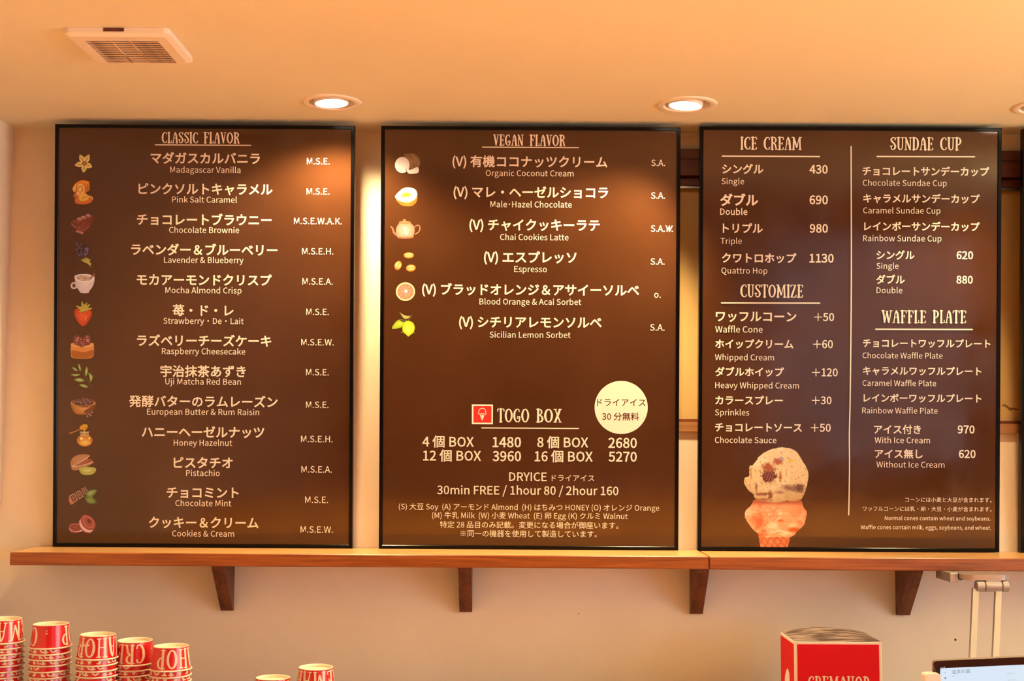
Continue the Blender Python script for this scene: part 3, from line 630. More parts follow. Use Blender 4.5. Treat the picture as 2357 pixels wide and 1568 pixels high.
q.sm(Z([(120, 935), (140, 905), (200, 885), (215, 870), (250, 860), (300, 840), (345, 828), (400, 855), (405, 890), (380, 940), (360, 985), (310, 1020), (270, 1078), (185, 1045), (180, 995)]), (105, 35, 20), (135, 50, 30))
q.poly(Z([(122, 938), (182, 990), (180, 1003), (125, 950)]), (190, 105, 80)); q.poly(Z([(185, 1025), (275, 1050), (268, 1076), (183, 1048)]), (195, 110, 85), (175, 85, 60))
for x, y in ((225, 890), (275, 870), (335, 848)):
    q.ell(*Z([(x, y)])[0], 5.5, 3.4, (150, 65, 45), (190, 110, 90), 25); q.line(Z([(x - 25, y - 5), (x + 5, y - 20), (x + 35, y + 5)]), 1.3, (205, 130, 115))
q.poly(Z([(200, 975), (300, 985), (360, 960), (330, 1010), (280, 1045), (200, 1015)]), (150, 60, 40), (110, 35, 22)); q.line(Z([(190, 960), (260, 925), (380, 900)]), 1.5, (95, 25, 15)); q.line(Z([(150, 920), (200, 905), (215, 940)]), 1.4, (165, 75, 55))
pc(q.build('brownie_picture', pp))
q = pr1()
r1 = random.Random(3)
for k in range(16):
    x = 250 + k * 8; q.line(Z([(x - 5, 1365 + abs(k - 8) * 4), ((x + 330) / 2 + 3, 1425), (330 + k * 3.2, 1465 - abs(k - 9) * 3)]), .8, (190, 150, 60))
q.line(Z([(318, 1420), (350, 1460), (372, 1490)]), [1.8, .6], (165, 125, 50))
for sx, sy, ex, ey in ((270, 1360, 190, 1175), (285, 1355, 225, 1210), (300, 1350, 250, 1200), (310, 1345, 300, 1215), (240, 1350, 190, 1270), (325, 1330, 355, 1235), (315, 1335, 330, 1240)):
    for k in range(13):
        t = k / 12; x = sx + (ex - sx) * t + r1.uniform(-9, 9); y = sy + (ey - sy) * t + r1.uniform(-6, 6)
        q.ell(*Z([(x, y)])[0], 1.5 - t * .5, 1.2, r1.choice([(95, 62, 85), (120, 90, 115), (80, 48, 68), (140, 108, 130)]), None, r1.uniform(0, 90), 7)
pc(q.build('lavender_picture', pp))
Z = zo(140, 620, 5.405)
q = pr1()
q.ell(*Z([(160, 203)])[0], 8.3, 8.3, (195, 145, 130)); q.ell(*Z([(158, 203)])[0], 3.6, 4.2, (85, 40, 20))
q.sm(Z([(165, 95), (175, 75), (230, 62), (330, 60), (400, 80), (415, 100), (408, 170), (385, 225), (350, 270), (335, 296), (250, 296), (225, 270), (195, 220), (175, 150)]), (200, 150, 135), (215, 165, 150))
q.ell(*Z([(290, 110)])[0], 22.3, 9.3, (225, 180, 160), None, 3); q.ell(*Z([(285, 110)])[0], 18.5, 7, (195, 140, 110), (215, 165, 135), 3)
for k in range(26):
    a = r1.uniform(0, 6.28); rr = r1.uniform(.1, .95); q.ell(*Z([(285 + 92 * rr * math.cos(a), 108 + 32 * rr * math.sin(a))])[0], 1.8, .8, (150, 85, 60), None, r1.uniform(0, 90), 6)
q.line(Z([(375, 108), (395, 80), (410, 52)]), 3.0, (125, 65, 40)); q.line(Z([(400, 62), (418, 66)]), 1.3, (150, 90, 60))
pc(q.build('mocha_cup_picture', pp))
q = pr1()
q.sm(Z([(165, 515), (190, 488), (240, 490), (285, 500), (340, 505), (378, 520), (380, 560), (355, 620), (320, 675), (285, 703), (255, 702), (215, 665), (180, 605), (165, 560)]), (185, 45, 10), (225, 75, 30))
for k in range(46):
    a = r1.uniform(0, 6.28); rr = math.sqrt(r1.uniform(0, .85)); x, y = 272 + 92 * rr * math.cos(a), 585 + 92 * rr * math.sin(a)
    if y > 600 and abs(x - 272) > (710 - y) * .75: continue
    q.ell(*Z([(x, y)])[0], .9, .6, r1.choice([(150, 30, 10), (240, 110, 50)]), None, 60, 6)
q.line(Z([(300, 640), (310, 600), (318, 590)]), 1.6, (235, 130, 80))
for tx, ty in ((185, 450), (260, 395), (325, 410), (365, 432), (390, 485), (235, 460), (225, 530), (285, 425)):
    dx, dy = tx - 280, ty - 510; l = math.hypot(dx, dy); nx, ny = -dy / l * 13, dx / l * 13
    q.sm(Z([(280 - nx, 510 - ny), (280 + dx * .5 - nx * 1.3, 510 + dy * .5 - ny * 1.3), (tx, ty), (280 + dx * .5 + nx, 510 + dy * .5 + ny), (280 + nx, 510 + ny)]), (185, 140, 50), (155, 110, 35))
pc(q.build('strawberry_picture', pp))
q = pr1()
q.sm(Z([(122, 935), (160, 915), (300, 925), (385, 915), (405, 935), (407, 1060), (385, 1095), (330, 1112), (200, 1113), (140, 1100), (122, 1070)]), (205, 110, 50), (200, 105, 45), 3)
q.sm(Z([(128, 1010), (200, 1020), (300, 1030), (400, 1000), (402, 1062), (380, 1090), (300, 1108), (190, 1108), (135, 1085)]), (165, 75, 20), (160, 70, 18), 3); q.line(Z([(125, 940), (200, 965), (300, 968), (400, 940)]), 1.3, (235, 160, 100))
for cx, cy in ((200, 880), (325, 880), (262, 905)):
    q.ell(*Z([(cx, cy)])[0], 9.6, 12, (110, 40, 25), (140, 60, 42))
    for k in range(22):
        a = r1.uniform(0, 6.28); rr = r1.uniform(0, .85); q.ell(*Z([(cx + 48 * rr * math.cos(a), cy + 60 * rr * math.sin(a))])[0], 1.4, 1.3, r1.choice([(165, 85, 70), (190, 115, 100), (120, 45, 30)]), None, 0, 7)
pc(q.build('cheesecake_picture', pp))
q = pr1()
q.line(Z([(268, 1290), (320, 1370), (382, 1478)]), [.8, 1.0], (110, 70, 30))
for a, b, w, b_ in (((215, 1172), (243, 1272), 13, 0), ((135, 1218), (205, 1268), 14, 0), ((120, 1310), (240, 1308), 14, -10), ((320, 1210), (307, 1335), 17, 0), ((340, 1285), (362, 1405), 20, 22), ((163, 1372), (292, 1385), 24, 0), ((225, 1435), (340, 1468), 18, 0)):
    dx, dy = b[0] - a[0], b[1] - a[1]; l = math.hypot(dx, dy); nx, ny = -dy / l, dx / l; P = []
    for t, s in ((0, 0), (.25, .8), (.5, 1), (.75, .8), (1, 0)): P.append((a[0] + dx * t + nx * (w * s - b_ * math.sin(math.pi * t)), a[1] + dy * t + ny * (w * s - b_ * math.sin(math.pi * t))))
    for t, s in ((.75, .8), (.5, 1), (.25, .8)): P.append((a[0] + dx * t - nx * (w * s + b_ * math.sin(math.pi * t)), a[1] + dy * t - ny * (w * s + b_ * math.sin(math.pi * t))))
    q.sm(Z(P), (120, 110, 40), (175, 160, 80), 3)
pc(q.build('tea_leaf_picture', pp))
Z = zo(140, 900, 4.48)
q = pr1()
q.sm(Z([(97, 125), (130, 150), (230, 165), (320, 155), (357, 125), (350, 160), (330, 205), (290, 238), (200, 245), (150, 235), (115, 190)]), (160, 75, 25), (205, 120, 55), 4)
q.sm(Z([(235, 215), (300, 170), (350, 140), (335, 200), (290, 238)]), (105, 45, 20), (125, 55, 25))
q.ell(*Z([(227, 122)])[0], 28.5, 8.6, (200, 110, 55)); q.ell(*Z([(227, 118)])[0], 26, 8, (85, 35, 22))
for k in range(48):
    a = r1.uniform(0, 6.28); rr = math.sqrt(r1.uniform(0, 1)); q.ell(*Z([(227 + 108 * rr * math.cos(a), 112 + 36 * rr * math.sin(a))])[0], 2.9, 2.1, r1.choice([(95, 42, 30), (125, 65, 52), (70, 28, 20)]), r1.choice([(160, 100, 85), (100, 50, 40)]), r1.uniform(0, 90), 8)
for x, y in ((272, 262), (290, 240), (305, 250), (318, 222)): q.ell(*Z([(x, y)])[0], 3.2, 2.4, (125, 60, 50), (185, 115, 105), r1.uniform(0, 90), 8)
pc(q.build('raisin_bowl_picture', pp))
q = pr1()
q.line(Z([(88, 438), (140, 420), (195, 395)]), [2.8, 1.6], (190, 100, 30)); q.sm(Z([(190, 375), (225, 348), (265, 348), (275, 370), (255, 400), (215, 405), (200, 398)]), (205, 120, 25), (225, 145, 40))
for k in range(4): q.line(Z([(205 + k * 17, 365), (222 + k * 15, 402)]), .9, (140, 70, 15))
q.ell(*Z([(243, 512)])[0], 18.3, 14.2, (185, 90, 20), (220, 130, 45)); q.ell(*Z([(245, 535)])[0], 13, 7, (215, 130, 40), (235, 160, 70))
q.poly(Z([(193, 420), (288, 420), (285, 462), (198, 462)]), (150, 95, 55), (175, 120, 80)); q.line(Z([(193, 424), (240, 430), (288, 424)]), 1.6, (205, 160, 120)); q.line(Z([(197, 455), (240, 462), (285, 455)]), 1.4, (200, 150, 105))
q.ell(*Z([(210, 492)])[0], 3, 3.4, (250, 190, 110)); q.ell(*Z([(290, 490)])[0], 2, 3, (245, 180, 100)); q.line(Z([(240, 400), (240, 450)]), 3, (220, 140, 40))
pc(q.build('honey_jar_picture', pp))
q = pr1()
q.sm(Z([(97, 735), (120, 690), (180, 660), (250, 655), (295, 668), (270, 700), (315, 715), (327, 745), (260, 785), (190, 815), (120, 818), (100, 780)]), (170, 95, 55), (185, 110, 70))
q.poly(Z([(118, 778), (200, 735), (300, 695), (320, 730), (240, 762), (150, 782)]), (140, 55, 30), (165, 75, 48)); q.line(Z([(115, 778), (190, 740), (293, 672)]), 1.5, (220, 155, 115)); q.line(Z([(120, 782), (220, 768), (325, 735)]), 1.5, (220, 155, 115))
q.sm(Z([(185, 805), (215, 785), (300, 785), (350, 795), (360, 820), (335, 855), (280, 870), (225, 865), (195, 840)]), (165, 130, 45), (205, 170, 90)); q.line(Z([(205, 830), (260, 850), (340, 825)]), 1, (150, 110, 40))
pc(q.build('pistachio_picture', pp))
q = pr1()
q.poly(Z([(78, 1095), (100, 1075), (240, 995), (275, 1025), (270, 1060), (110, 1175), (80, 1150)]), (95, 42, 25))
q.poly(Z([(78, 1098), (105, 1120), (120, 1170), (98, 1176), (78, 1140)]), (190, 85, 45))
for P in ([(82, 1085), (135, 1055), (172, 1125), (120, 1165)], [(148, 1045), (192, 1030), (232, 1090), (188, 1118)], [(207, 1012), (250, 995), (275, 1040), (238, 1068)]):
    q.poly(Z(P), (195, 130, 95)); c = (sum(p[0] for p in P) / 4, sum(p[1] for p in P) / 4)
    q.poly(Z([(c[0] + (p[0] - c[0]) * .82, c[1] + (p[1] - c[1]) * .82) for p in P]), (105, 48, 28)); q.poly(Z([(c[0] + (p[0] - c[0]) * .5, c[1] + (p[1] - c[1]) * .5) for p in P]), (130, 65, 42), (150, 80, 55))
q.sm(Z([(245, 1085), (260, 1045), (310, 1020), (373, 1022), (350, 1065), (325, 1090), (345, 1115), (370, 1150), (340, 1170), (290, 1168), (255, 1145), (243, 1110)]), (75, 72, 25), (120, 110, 45))
q.sm(Z([(262, 1060), (300, 1030), (360, 1027), (330, 1065), (285, 1085)]), (120, 112, 50), (155, 140, 70)); q.sm(Z([(262, 1110), (310, 1115), (355, 1148), (300, 1160), (265, 1140)]), (105, 100, 40), (135, 125, 55))
pc(q.build('chocolate_mint_picture', pp))
q = pr1()
q.ell(*Z([(135, 1450)])[0], 11, 4.5, (150, 55, 40), None, 8); q.ell(*Z([(150, 1430)])[0], 16, 6, (225, 150, 130), None, 8); q.ell(*Z([(148, 1408)])[0], 15.5, 9.5, (150, 55, 40), (165, 65, 48), 5); q.ell(*Z([(148, 1408)])[0], 10, 5.5, (125, 40, 28), (160, 65, 48), 5)
q.ell(*Z([(255, 1392)])[0], 20, 14.5, (150, 55, 42), None, 48); q.ell(*Z([(262, 1385)])[0], 19.5, 14, (225, 150, 130), None, 48); q.ell(*Z([(278, 1360)])[0], 20.5, 14.5, (155, 58, 42), (170, 70, 52), 48)
q.ell(*Z([(282, 1353)])[0], 16, 10.5, (190, 95, 75), None, 48); q.ell(*Z([(282, 1353)])[0], 14, 9, (160, 62, 46), None, 48); q.ell(*Z([(288, 1348)])[0], 6, 4, (110, 35, 25), None, 48)
q.line(Z([(90, 1385), (130, 1375), (190, 1380)]), 1, (195, 100, 80))
pc(q.build('cookies_picture', pp))

# board 2 pictures (crop 110 x 500 px -> 345 x 1568)
Z = zo(890, 340, 3.136); pc, pp = pl2, p2
q = pr2()
q.sm(Z([(120, 60), (160, 40), (205, 45), (240, 80), (240, 125), (215, 150), (170, 155)]), (115, 62, 30), (150, 90, 48)); q.line(Z([(160, 60), (190, 90), (200, 140)]), 1.2, (90, 45, 20)); q.line(Z([(185, 48), (222, 90), (228, 130)]), 1, (165, 105, 65))
q.ell(*Z([(108, 128)])[0], 17.5, 19.5, (80, 32, 12)); q.ell(*Z([(112, 124)])[0], 17, 18.6, (215, 165, 135), (225, 175, 145))
q.sm(Z([(145, 155), (175, 158), (210, 142), (228, 142), (232, 165), (222, 182), (180, 186), (152, 182)]), (225, 170, 140)); q.line(Z([(140, 150), (142, 170), (155, 184)]), 1.1, (85, 35, 15))
pc(q.build('coconut_picture', pp))
q = pr2()
q.sm(Z([(68, 370), (100, 410), (140, 422), (180, 420), (212, 395), (218, 350), (150, 380)]), (190, 80, 20), (215, 110, 45)); q.line(Z([(85, 385), (130, 405), (200, 400)]), 1, (150, 55, 12))
q.sm(Z([(60, 352), (85, 320), (120, 292), (165, 287), (205, 300), (220, 335), (205, 370), (165, 390), (110, 388), (78, 375)]), (245, 215, 140), (240, 200, 120)); q.sm(Z([(102, 345), (125, 325), (160, 325), (175, 340), (155, 355), (120, 358)]), (200, 125, 45), (185, 105, 35))
pc(q.build('hazelnut_picture', pp))
q = pr2()
q.line(Z([(28, 568), (42, 582), (52, 612), (75, 630)]), [2.5, 6], (195, 75, 45)); q.line(Z([(205, 570), (225, 558), (240, 575), (232, 605), (205, 625)]), 2.2, (210, 95, 60))
q.sm(Z([(66, 595), (78, 560), (105, 545), (165, 545), (195, 565), (202, 595), (195, 630), (180, 653), (88, 653), (72, 625)]), (205, 90, 60), (225, 135, 100), 4)
q.sm(Z([(92, 548), (95, 532), (115, 528), (120, 515), (135, 515), (140, 528), (165, 532), (172, 548)]), (200, 75, 42), (215, 95, 58)); q.line(Z([(90, 549), (130, 553), (174, 549)]), 1.6, (215, 105, 70)); q.line(Z([(85, 645), (130, 650), (185, 645)]), 2.2, (195, 70, 40))
q.line(Z([(128, 575), (138, 600), (145, 625)]), 3.5, (235, 160, 125)); q.line(Z([(100, 580), (118, 590), (110, 605)]), .9, (190, 95, 65)); q.line(Z([(160, 575), (175, 590), (165, 610)]), .9, (190, 95, 65))
pc(q.build('teapot_picture', pp))
q = pr2()
for x, y, rx, ry, ro in ((159, 777, 12.2, 7, 0), (82, 850, 8.2, 11, 25), (174, 869, 11.5, 8.2, -5)):
    c = Z([(x, y)])[0]; q.ell(*c, rx, ry, (190, 80, 25), (210, 110, 45), ro); q.ell(c[0], c[1] - .8, rx * .85, ry * .75, (215, 130, 60), (235, 165, 95), ro)
    a = math.radians(ro if rx > ry else ro - 80); dx, dy = math.cos(a) * max(rx, ry) * .8, math.sin(a) * max(rx, ry) * .8; q.line([(c[0] - dx, c[1] - dy), (c[0] + .8, c[1] - .8), (c[0] + dx, c[1] + dy)], 1.3, (150, 60, 20))
pc(q.build('coffee_bean_picture', pp))
q = pr2(); c = Z([(135, 1039)])[0]
q.ell(*c, 22.2, 21.6, (215, 145, 55), n=36); q.ell(*c, 21.2, 20.6, (235, 190, 130), n=36); q.ell(*c, 18.8, 18.2, (215, 95, 60), (225, 110, 75), n=36)
for k in range(11):
    a = 2 * math.pi * k / 11 + .2; q.line([(c[0] + 3 * math.cos(a), c[1] + 3 * math.sin(a)), (c[0] + 17.5 * math.cos(a), c[1] + 17.2 * math.sin(a))], .55, (235, 160, 120))
q.ell(c[0] + 1.2, c[1] - .8, 3.4, 3.4, (240, 205, 170))
pc(q.build('blood_orange_picture', pp))
q = pr2()
q.line(Z([(185, 1205), (165, 1235), (140, 1265)]), 1.1, (120, 85, 40))
q.sm(Z([(92, 1187), (112, 1205), (150, 1215), (172, 1215), (150, 1235), (120, 1230)]), (165, 130, 55), (200, 165, 90)); q.line(Z([(92, 1187), (120, 1222), (170, 1215)]), .8, (120, 85, 30))
q.sm(Z([(38, 1307), (60, 1262), (95, 1240), (135, 1245), (130, 1275), (100, 1300)]), (150, 135, 25), (190, 170, 45)); q.sm(Z([(90, 1243), (130, 1240), (150, 1250), (125, 1262)]), (80, 65, 25))
q.sm(Z([(113, 1300), (125, 1262), (155, 1250), (190, 1265), (203, 1300), (192, 1335), (168, 1355), (155, 1364), (142, 1352), (118, 1330)]), (190, 155, 25), (225, 190, 60)); q.line(Z([(118, 1327), (103, 1338)]), [1.5, .4], (190, 150, 40)); q.line(Z([(194, 1322), (199, 1342)]), [1.5, .4], (190, 150, 40))
pc(q.build('lemon_picture', pp))

# board 3: the printed photograph of a double scoop, as a fine grid of coloured cells
def inside(P, X, Y):
    r = np.zeros(X.shape, bool); n = len(P)
    for i in range(n):
        x1, y1 = P[i]; x2, y2 = P[(i + 1) % n]
        if y1 == y2: continue
        r ^= ((Y < y1) != (Y < y2)) & (X < (x2 - x1) * (Y - y1) / (y2 - y1) + x1)
    return r
def fbm(X, Y, f, oct=4):
    o = np.zeros(X.shape); a = 1; tot = 0
    for k in range(oct):
        g = rng.rand(64, 64); x = X * f * 2 ** k; y = Y * f * 2 ** k; xi = np.floor(x).astype(int); yi = np.floor(y).astype(int); fx = x - xi; fy = y - yi
        fx = fx * fx * (3 - 2 * fx); fy = fy * fy * (3 - 2 * fy)
        A = g[yi % 64, xi % 64] * (1 - fx) + g[yi % 64, (xi + 1) % 64] * fx; B = g[(yi + 1) % 64, xi % 64] * (1 - fx) + g[(yi + 1) % 64, (xi + 1) % 64] * fx
        o += a * (A * (1 - fy) + B * fy); tot += a; a *= .55
    return o / tot
st = 3.6
gx, gy = np.meshgrid(np.arange(632, 1432, st), np.arange(152, 1370, st))
S1 = catmull([(1090, 158), (1200, 170), (1280, 215), (1330, 290), (1345, 320), (1390, 390), (1418, 470), (1415, 560), (1400, 640), (1365, 720), (1330, 780), (1250, 800), (1150, 800), (1050, 822), (950, 815), (870, 800), (800, 790), (760, 750), (755, 720), (700, 680), (655, 610), (640, 550), (665, 520), (700, 505), (712, 450), (705, 400), (720, 372), (745, 380), (800, 310), (812, 280), (870, 230), (950, 190), (1010, 175)], 3, True)
S2 = catmull([(740, 835), (770, 790), (900, 800), (1050, 815), (1200, 800), (1320, 790), (1355, 850), (1365, 890), (1400, 930), (1390, 1000), (1370, 1080), (1330, 1130), (1270, 1180), (1250, 1215), (1180, 1240), (1100, 1235), (1000, 1235), (900, 1240), (830, 1210), (760, 1150), (700, 1080), (660, 1010), (655, 950), (680, 900), (720, 865)], 3, True)
S3 = [(812, 1200), (1212, 1200), (1165, 1372), (843, 1372)]
wob = (fbm(gx, gy, .02, 3) - .5) * 14
m1 = inside(S1, gx + wob, gy + wob); m2 = inside(S2, gx + wob, gy - wob); m3 = inside(S3, gx, gy)
n1 = fbm(gx, gy, .006, 5); n2 = fbm(gx + 300, gy, .02, 4); n3 = fbm(gx, gy + 200, .05, 3); n4 = fbm(gx * 1.0, gy * 2.2, .008, 5)
C = np.zeros(gx.shape + (3,))
def mixc(a, b, t): t = np.clip(t, 0, 1)[..., None]; return a * (1 - t) + np.array(b, float) * t
# cone
c = np.ones(C.shape) * np.array((215, 92, 45)); u1 = (gx + gy * .55) % 78; u2 = (gx - gy * .9) % 78
c = mixc(c, (240, 140, 90), (n2 - .3)); line_ = np.minimum(np.minimum(u1, 78 - u1), np.minimum(u2, 78 - u2)); c = mixc(c, (170, 60, 25), 1 - line_ / 10)
c = mixc(c, (180, 70, 30), (1240 - gy) / 40.); C[m3] = c[m3]
# lower scoop
c = np.ones(C.shape) * np.array((228, 128, 78)); c = mixc(c, (240, 165, 115), (n4 - .45) * 4); c = mixc(c, (205, 80, 40), (n1 - .55) * 5); c = mixc(c, (205, 85, 45), (gx - 1150) / 300. * (n2 * 1.5)); c = mixc(c, (175, 75, 45), (860 - gy) / 40.)
dd = np.hypot((gx - 1250) / 110, (gy - 1150) / 40); c = mixc(c, (190, 65, 20), (1 - dd) * 1.6); dd = np.hypot((gx - 1080) / 60, (gy - 1040) / 25); c = mixc(c, (205, 60, 25), (1 - dd)); dd = np.hypot((gx - 1000) / 300, (gy - 985) / 8); c = mixc(c, (205, 100, 60), (1 - dd)); C[m2] = c[m2]
dd = np.hypot((gx - 1060) / 200, (gy - 1175) / 14 + np.sin(gx / 40.) * 1.0); c = mixc(C, (245, 170, 125), (1 - dd) * 1.5); C[m2] = c[m2]
# upper scoop
c = np.ones(C.shape) * np.array((222, 160, 102)); c = mixc(c, (236, 184, 130), (n1 - .45) * 3); c = mixc(c, (186, 118, 66), (gy - 500) / 420. + (n2 - .5) * .5); c = mixc(c, (195, 120, 75), np.hypot((gx - 1050) / 400, (gy - 480) / 350) - .82)
for (x, y, a, b, col, s) in ((945, 500, 78, 80, (110, 45, 30), 3), (930, 400, 75, 50, (165, 70, 40), 1.5), (1050, 330, 55, 40, (170, 75, 45), 1.4), (1300, 650, 70, 50, (110, 60, 42), 1.3), (1180, 640, 90, 40, (140, 80, 60), 1.0), (1205, 318, 36, 14, (225, 150, 40), 2), (1080, 505, 16, 75, (170, 80, 35), 1.3),
                          (860, 720, 90, 18, (140, 75, 45), 1.4), (960, 730, 30, 50, (130, 65, 35), 1.3), (790, 640, 14, 60, (150, 85, 55), 1.3), (1070, 700, 60, 25, (165, 95, 65), 1), (1090, 290, 25, 20, (170, 120, 105), 1.3), (725, 480, 12, 80, (185, 110, 60), 1.2), (870, 785, 90, 14, (160, 75, 45), 1.2), (1150, 470, 10, 60, (195, 125, 80), .9)):
    dd = np.hypot((gx - x) / (a * 1.25), (gy - y) / (b * 1.25)) + (n3 - .5) * .9; c = mixc(c, col, (1 - dd) * s * 1.3)
dd = np.hypot((gx - 945) / 60, (gy - 490) / 70); stripes = np.sin(gx / 5. + gy / 14.) > .5; c = np.where((stripes & (dd < 1))[..., None], c * .6 + np.array((200, 130, 110)) * .4, c)
sp = (n3 > .73); c = np.where(sp[..., None], c * .55 + np.array((120, 60, 35)) * .45, c); C[m1] = c[m1]
mm = m1 | m2 | m3; h, w_ = gx.shape
vid = -np.ones((h + 1, w_ + 1), int); V_ = []; CC = []; FF = []
edge = mm.copy()
for j in range(h):
    row = np.nonzero(mm[j])[0]
    for i in row:
        ids = []
        for (dj, di) in ((1, 0), (1, 1), (0, 1), (0, 0)):
            jj, ii = j + dj, i + di
            if vid[jj, ii] < 0:
                vid[jj, ii] = len(V_)
                px = 1590 + (632 + st * (ii - .5)) / 5.2275; py = 1000 + (152 + st * (jj - .5)) / 5.2275
                V_.append((px, py)); cc = C[j, i]; CC.append(alb(*cc))
            ids.append(vid[jj, ii])
        FF.append(tuple(ids))
q = pr3(); q.layer(); q.raw([q.tf(*p) for p in V_], FF, CC)
pl3(q.build('ice_cream_photo', p3, label='printed photo of a double scoop in a waffle cone'))
flush_text()

# ------------------------------------------------------------------ ceiling fittings
lamp_lab = ['recessed white downlight in the ceiling above the classic flavor board', 'recessed white downlight above the gap right of the vegan flavor board', 'recessed white downlight cut off by the right edge of the picture']
for i, p in enumerate(LP):
    o = thing('downlight', (p.x, ys, CEIL), lamp_lab[i], 'ceiling light', 'recessed ceiling downlights')
    shade_auto(MB().lathe([(.0535, .004), (.0535, -.001), (.0555, -.0035), (.064, -.0045), (.069, -.003), (.0705, 0.0)], 64).go('trim_ring', 'white', o))
    shade_auto(MB().lathe([(.0532, .0), (.0500, .03), (.047, .06), (.0465, .085)], 48).go('baffle', 'white', o))
    t = (-3, 4, 6)[i]; hd = MB().lathe([(.0385, .07), (.0405, .05), (.0412, .001), (.0405, -.001), (.0385, -.0012), (.0385, .002)], 48)
    R = Matrix.Translation((-.001 if i == 0 else -.004, 0, 0)) @ Matrix.Rotation(math.radians(t), 4, 'Y') @ Matrix.Translation((0, 0, -.0025 - .001 * i))
    ho = shade_auto(hd.xf(R).go('lamp_head', 'white', o))
    MB().disc(.0385, 0, 48).xf(R).go('lens', 'glow', o)
    s = light('lamp_beam', 'SPOT', (p.x + (0, -.004, -.004)[i], ys, CEIL - .010), LAMP_W[i], LAMP, spot_size=math.radians((134, 114, 96)[i]), spot_blend=.6, shadow_soft_size=.034)
    s.rotation_euler = (math.radians((9, -3, -6)[i]), math.radians((3, 24, 22)[i]), 0); s.parent = o; s.matrix_parent_inverse = Matrix.Translation((-p.x, -ys, -CEIL))

# vent
VN = PZ(145, 62, CEIL); VNR = PZ(388, 63, CEIL); vt = .016
vx0, vx1 = VN.x, VNR.x; vy0 = VN.y; vy1 = PZ(340, 150, CEIL - vt).y
vc = ((vx0 + vx1) / 2, (vy0 + vy1) / 2); vw = (vx1 - vx0) / 2; vd = (vy1 - vy0) / 2
o = thing('ceiling_vent', (vc[0], vc[1], CEIL), 'white square ceiling vent with a dusty slatted grille', 'vent')
gw, g0, g1 = PZ(363, 95, CEIL - vt).x - PZ(195, 95, CEIL - vt).x, PZ(279, 95, CEIL - vt).y - vc[1], PZ(330, 146, CEIL - vt).y - vc[1]
gxc = (PZ(363, 95, CEIL - vt).x + PZ(195, 95, CEIL - vt).x) / 2 - vc[0]; ga, gb = gxc - gw / 2, gxc + gw / 2
mb = MB(); b_ = .010
def rr(w, d, r, n=5):
    P = []
    for cx, cy, a0 in ((w - r, d - r, 0), (-w + r, d - r, 90), (-w + r, -d + r, 180), (w - r, -d + r, 270)):
        for k in range(n + 1):
            a = math.radians(a0 + 90 * k / n); P.append((cx + r * math.cos(a), cy + r * math.sin(a)))
    return P
A0 = rr(vw, vd, .012); A2 = rr(vw - b_, vd - b_, .008); n = len(A0)
vs = [(x, y, -.0003) for x, y in A0] + [(x, y, -vt + .005) for x, y in A0] + [(x, y, -vt) for x, y in A2]
# inner grille rectangle, same vertex count by snapping
IN = [(min(max(x, ga), gb), min(max(y, g0), g1)) for x, y in [((gb if x > 0 else ga), (g1 if y > 0 else g0)) for x, y in A2]]
vs += [(x, y, -vt) for x, y in IN] + [(x, y, -.004) for x, y in IN]
fs = []
for r_ in range(4):
    for k in range(n): fs.append((r_ * n + k, r_ * n + (k + 1) % n, (r_ + 1) * n + (k + 1) % n, (r_ + 1) * n + k))
mb.add(vs, fs); me = bpy.data.meshes.new('cover'); me.from_pydata(mb.v, [], mb.f); me.validate(); me.update(); cv = link('cover', me, o, 'white')
MB().box((ga, g0, -.006), (gb, g1, -.003)).go('cavity', 'cavity', o)
ns = 12
slm = None
for k in range(ns):
    y = g0 + (g1 - g0) * (k + .78) / ns; hw = (g1 - g0) / ns * .24
    if slm is None:
        slm = MB().box((ga, -hw, -vt + .0004), (gb, hw, -vt + .0014)).me('slat')
    s = link('slat', slm, o, 'dust'); s.location = (0, y, 0)
for t in (.36, .62):
    MB().box((ga + gw * t - .0012, g0, -vt), (ga + gw * t + .0012, g1, -vt + .0018)).go('grille_divider', 'dust', o)
nx = PZ(265, 66, CEIL).x - vc[0]
MB().box((nx - .020, -vd - .0008, -.0085), (nx + .020, -vd + .004, -.0015)).go('release_notch', 'bracket', o)

# ------------------------------------------------------------------ worktop below the frame, cups and box stand on it
CT = 1.008
o = thing('back_counter', (0.9, 2.90, CT - .04), 'pale worktop along the back wall just below the picture', 'counter')
MB().bbox((XL + .003 - .9, -.20, 0), (XR - .003 - .9, .268, .04), .004).go('worktop', 'counter', o)
MB().box((XL + .003 - .9, -.19, -CT + .04), (XR - .003 - .9, .268, 0)).go('cabinet_body', 'white', o)

o = thing('service_counter', (1.0, 1.32, 0), 'orange wooden service counter between the menu boards and the viewer, below the picture', 'counter')
MB().bbox((XL + .003 - 1.0, -.40, .96), (XR - .003 - 1.0, .66, 1.0), .003).go('worktop', 'counterwood', o)
MB().box((XL + .003 - 1.0, -.36, 0), (XR - .003 - 1.0, .60, .96)).go('cabinet_body', 'wood_panel', o)

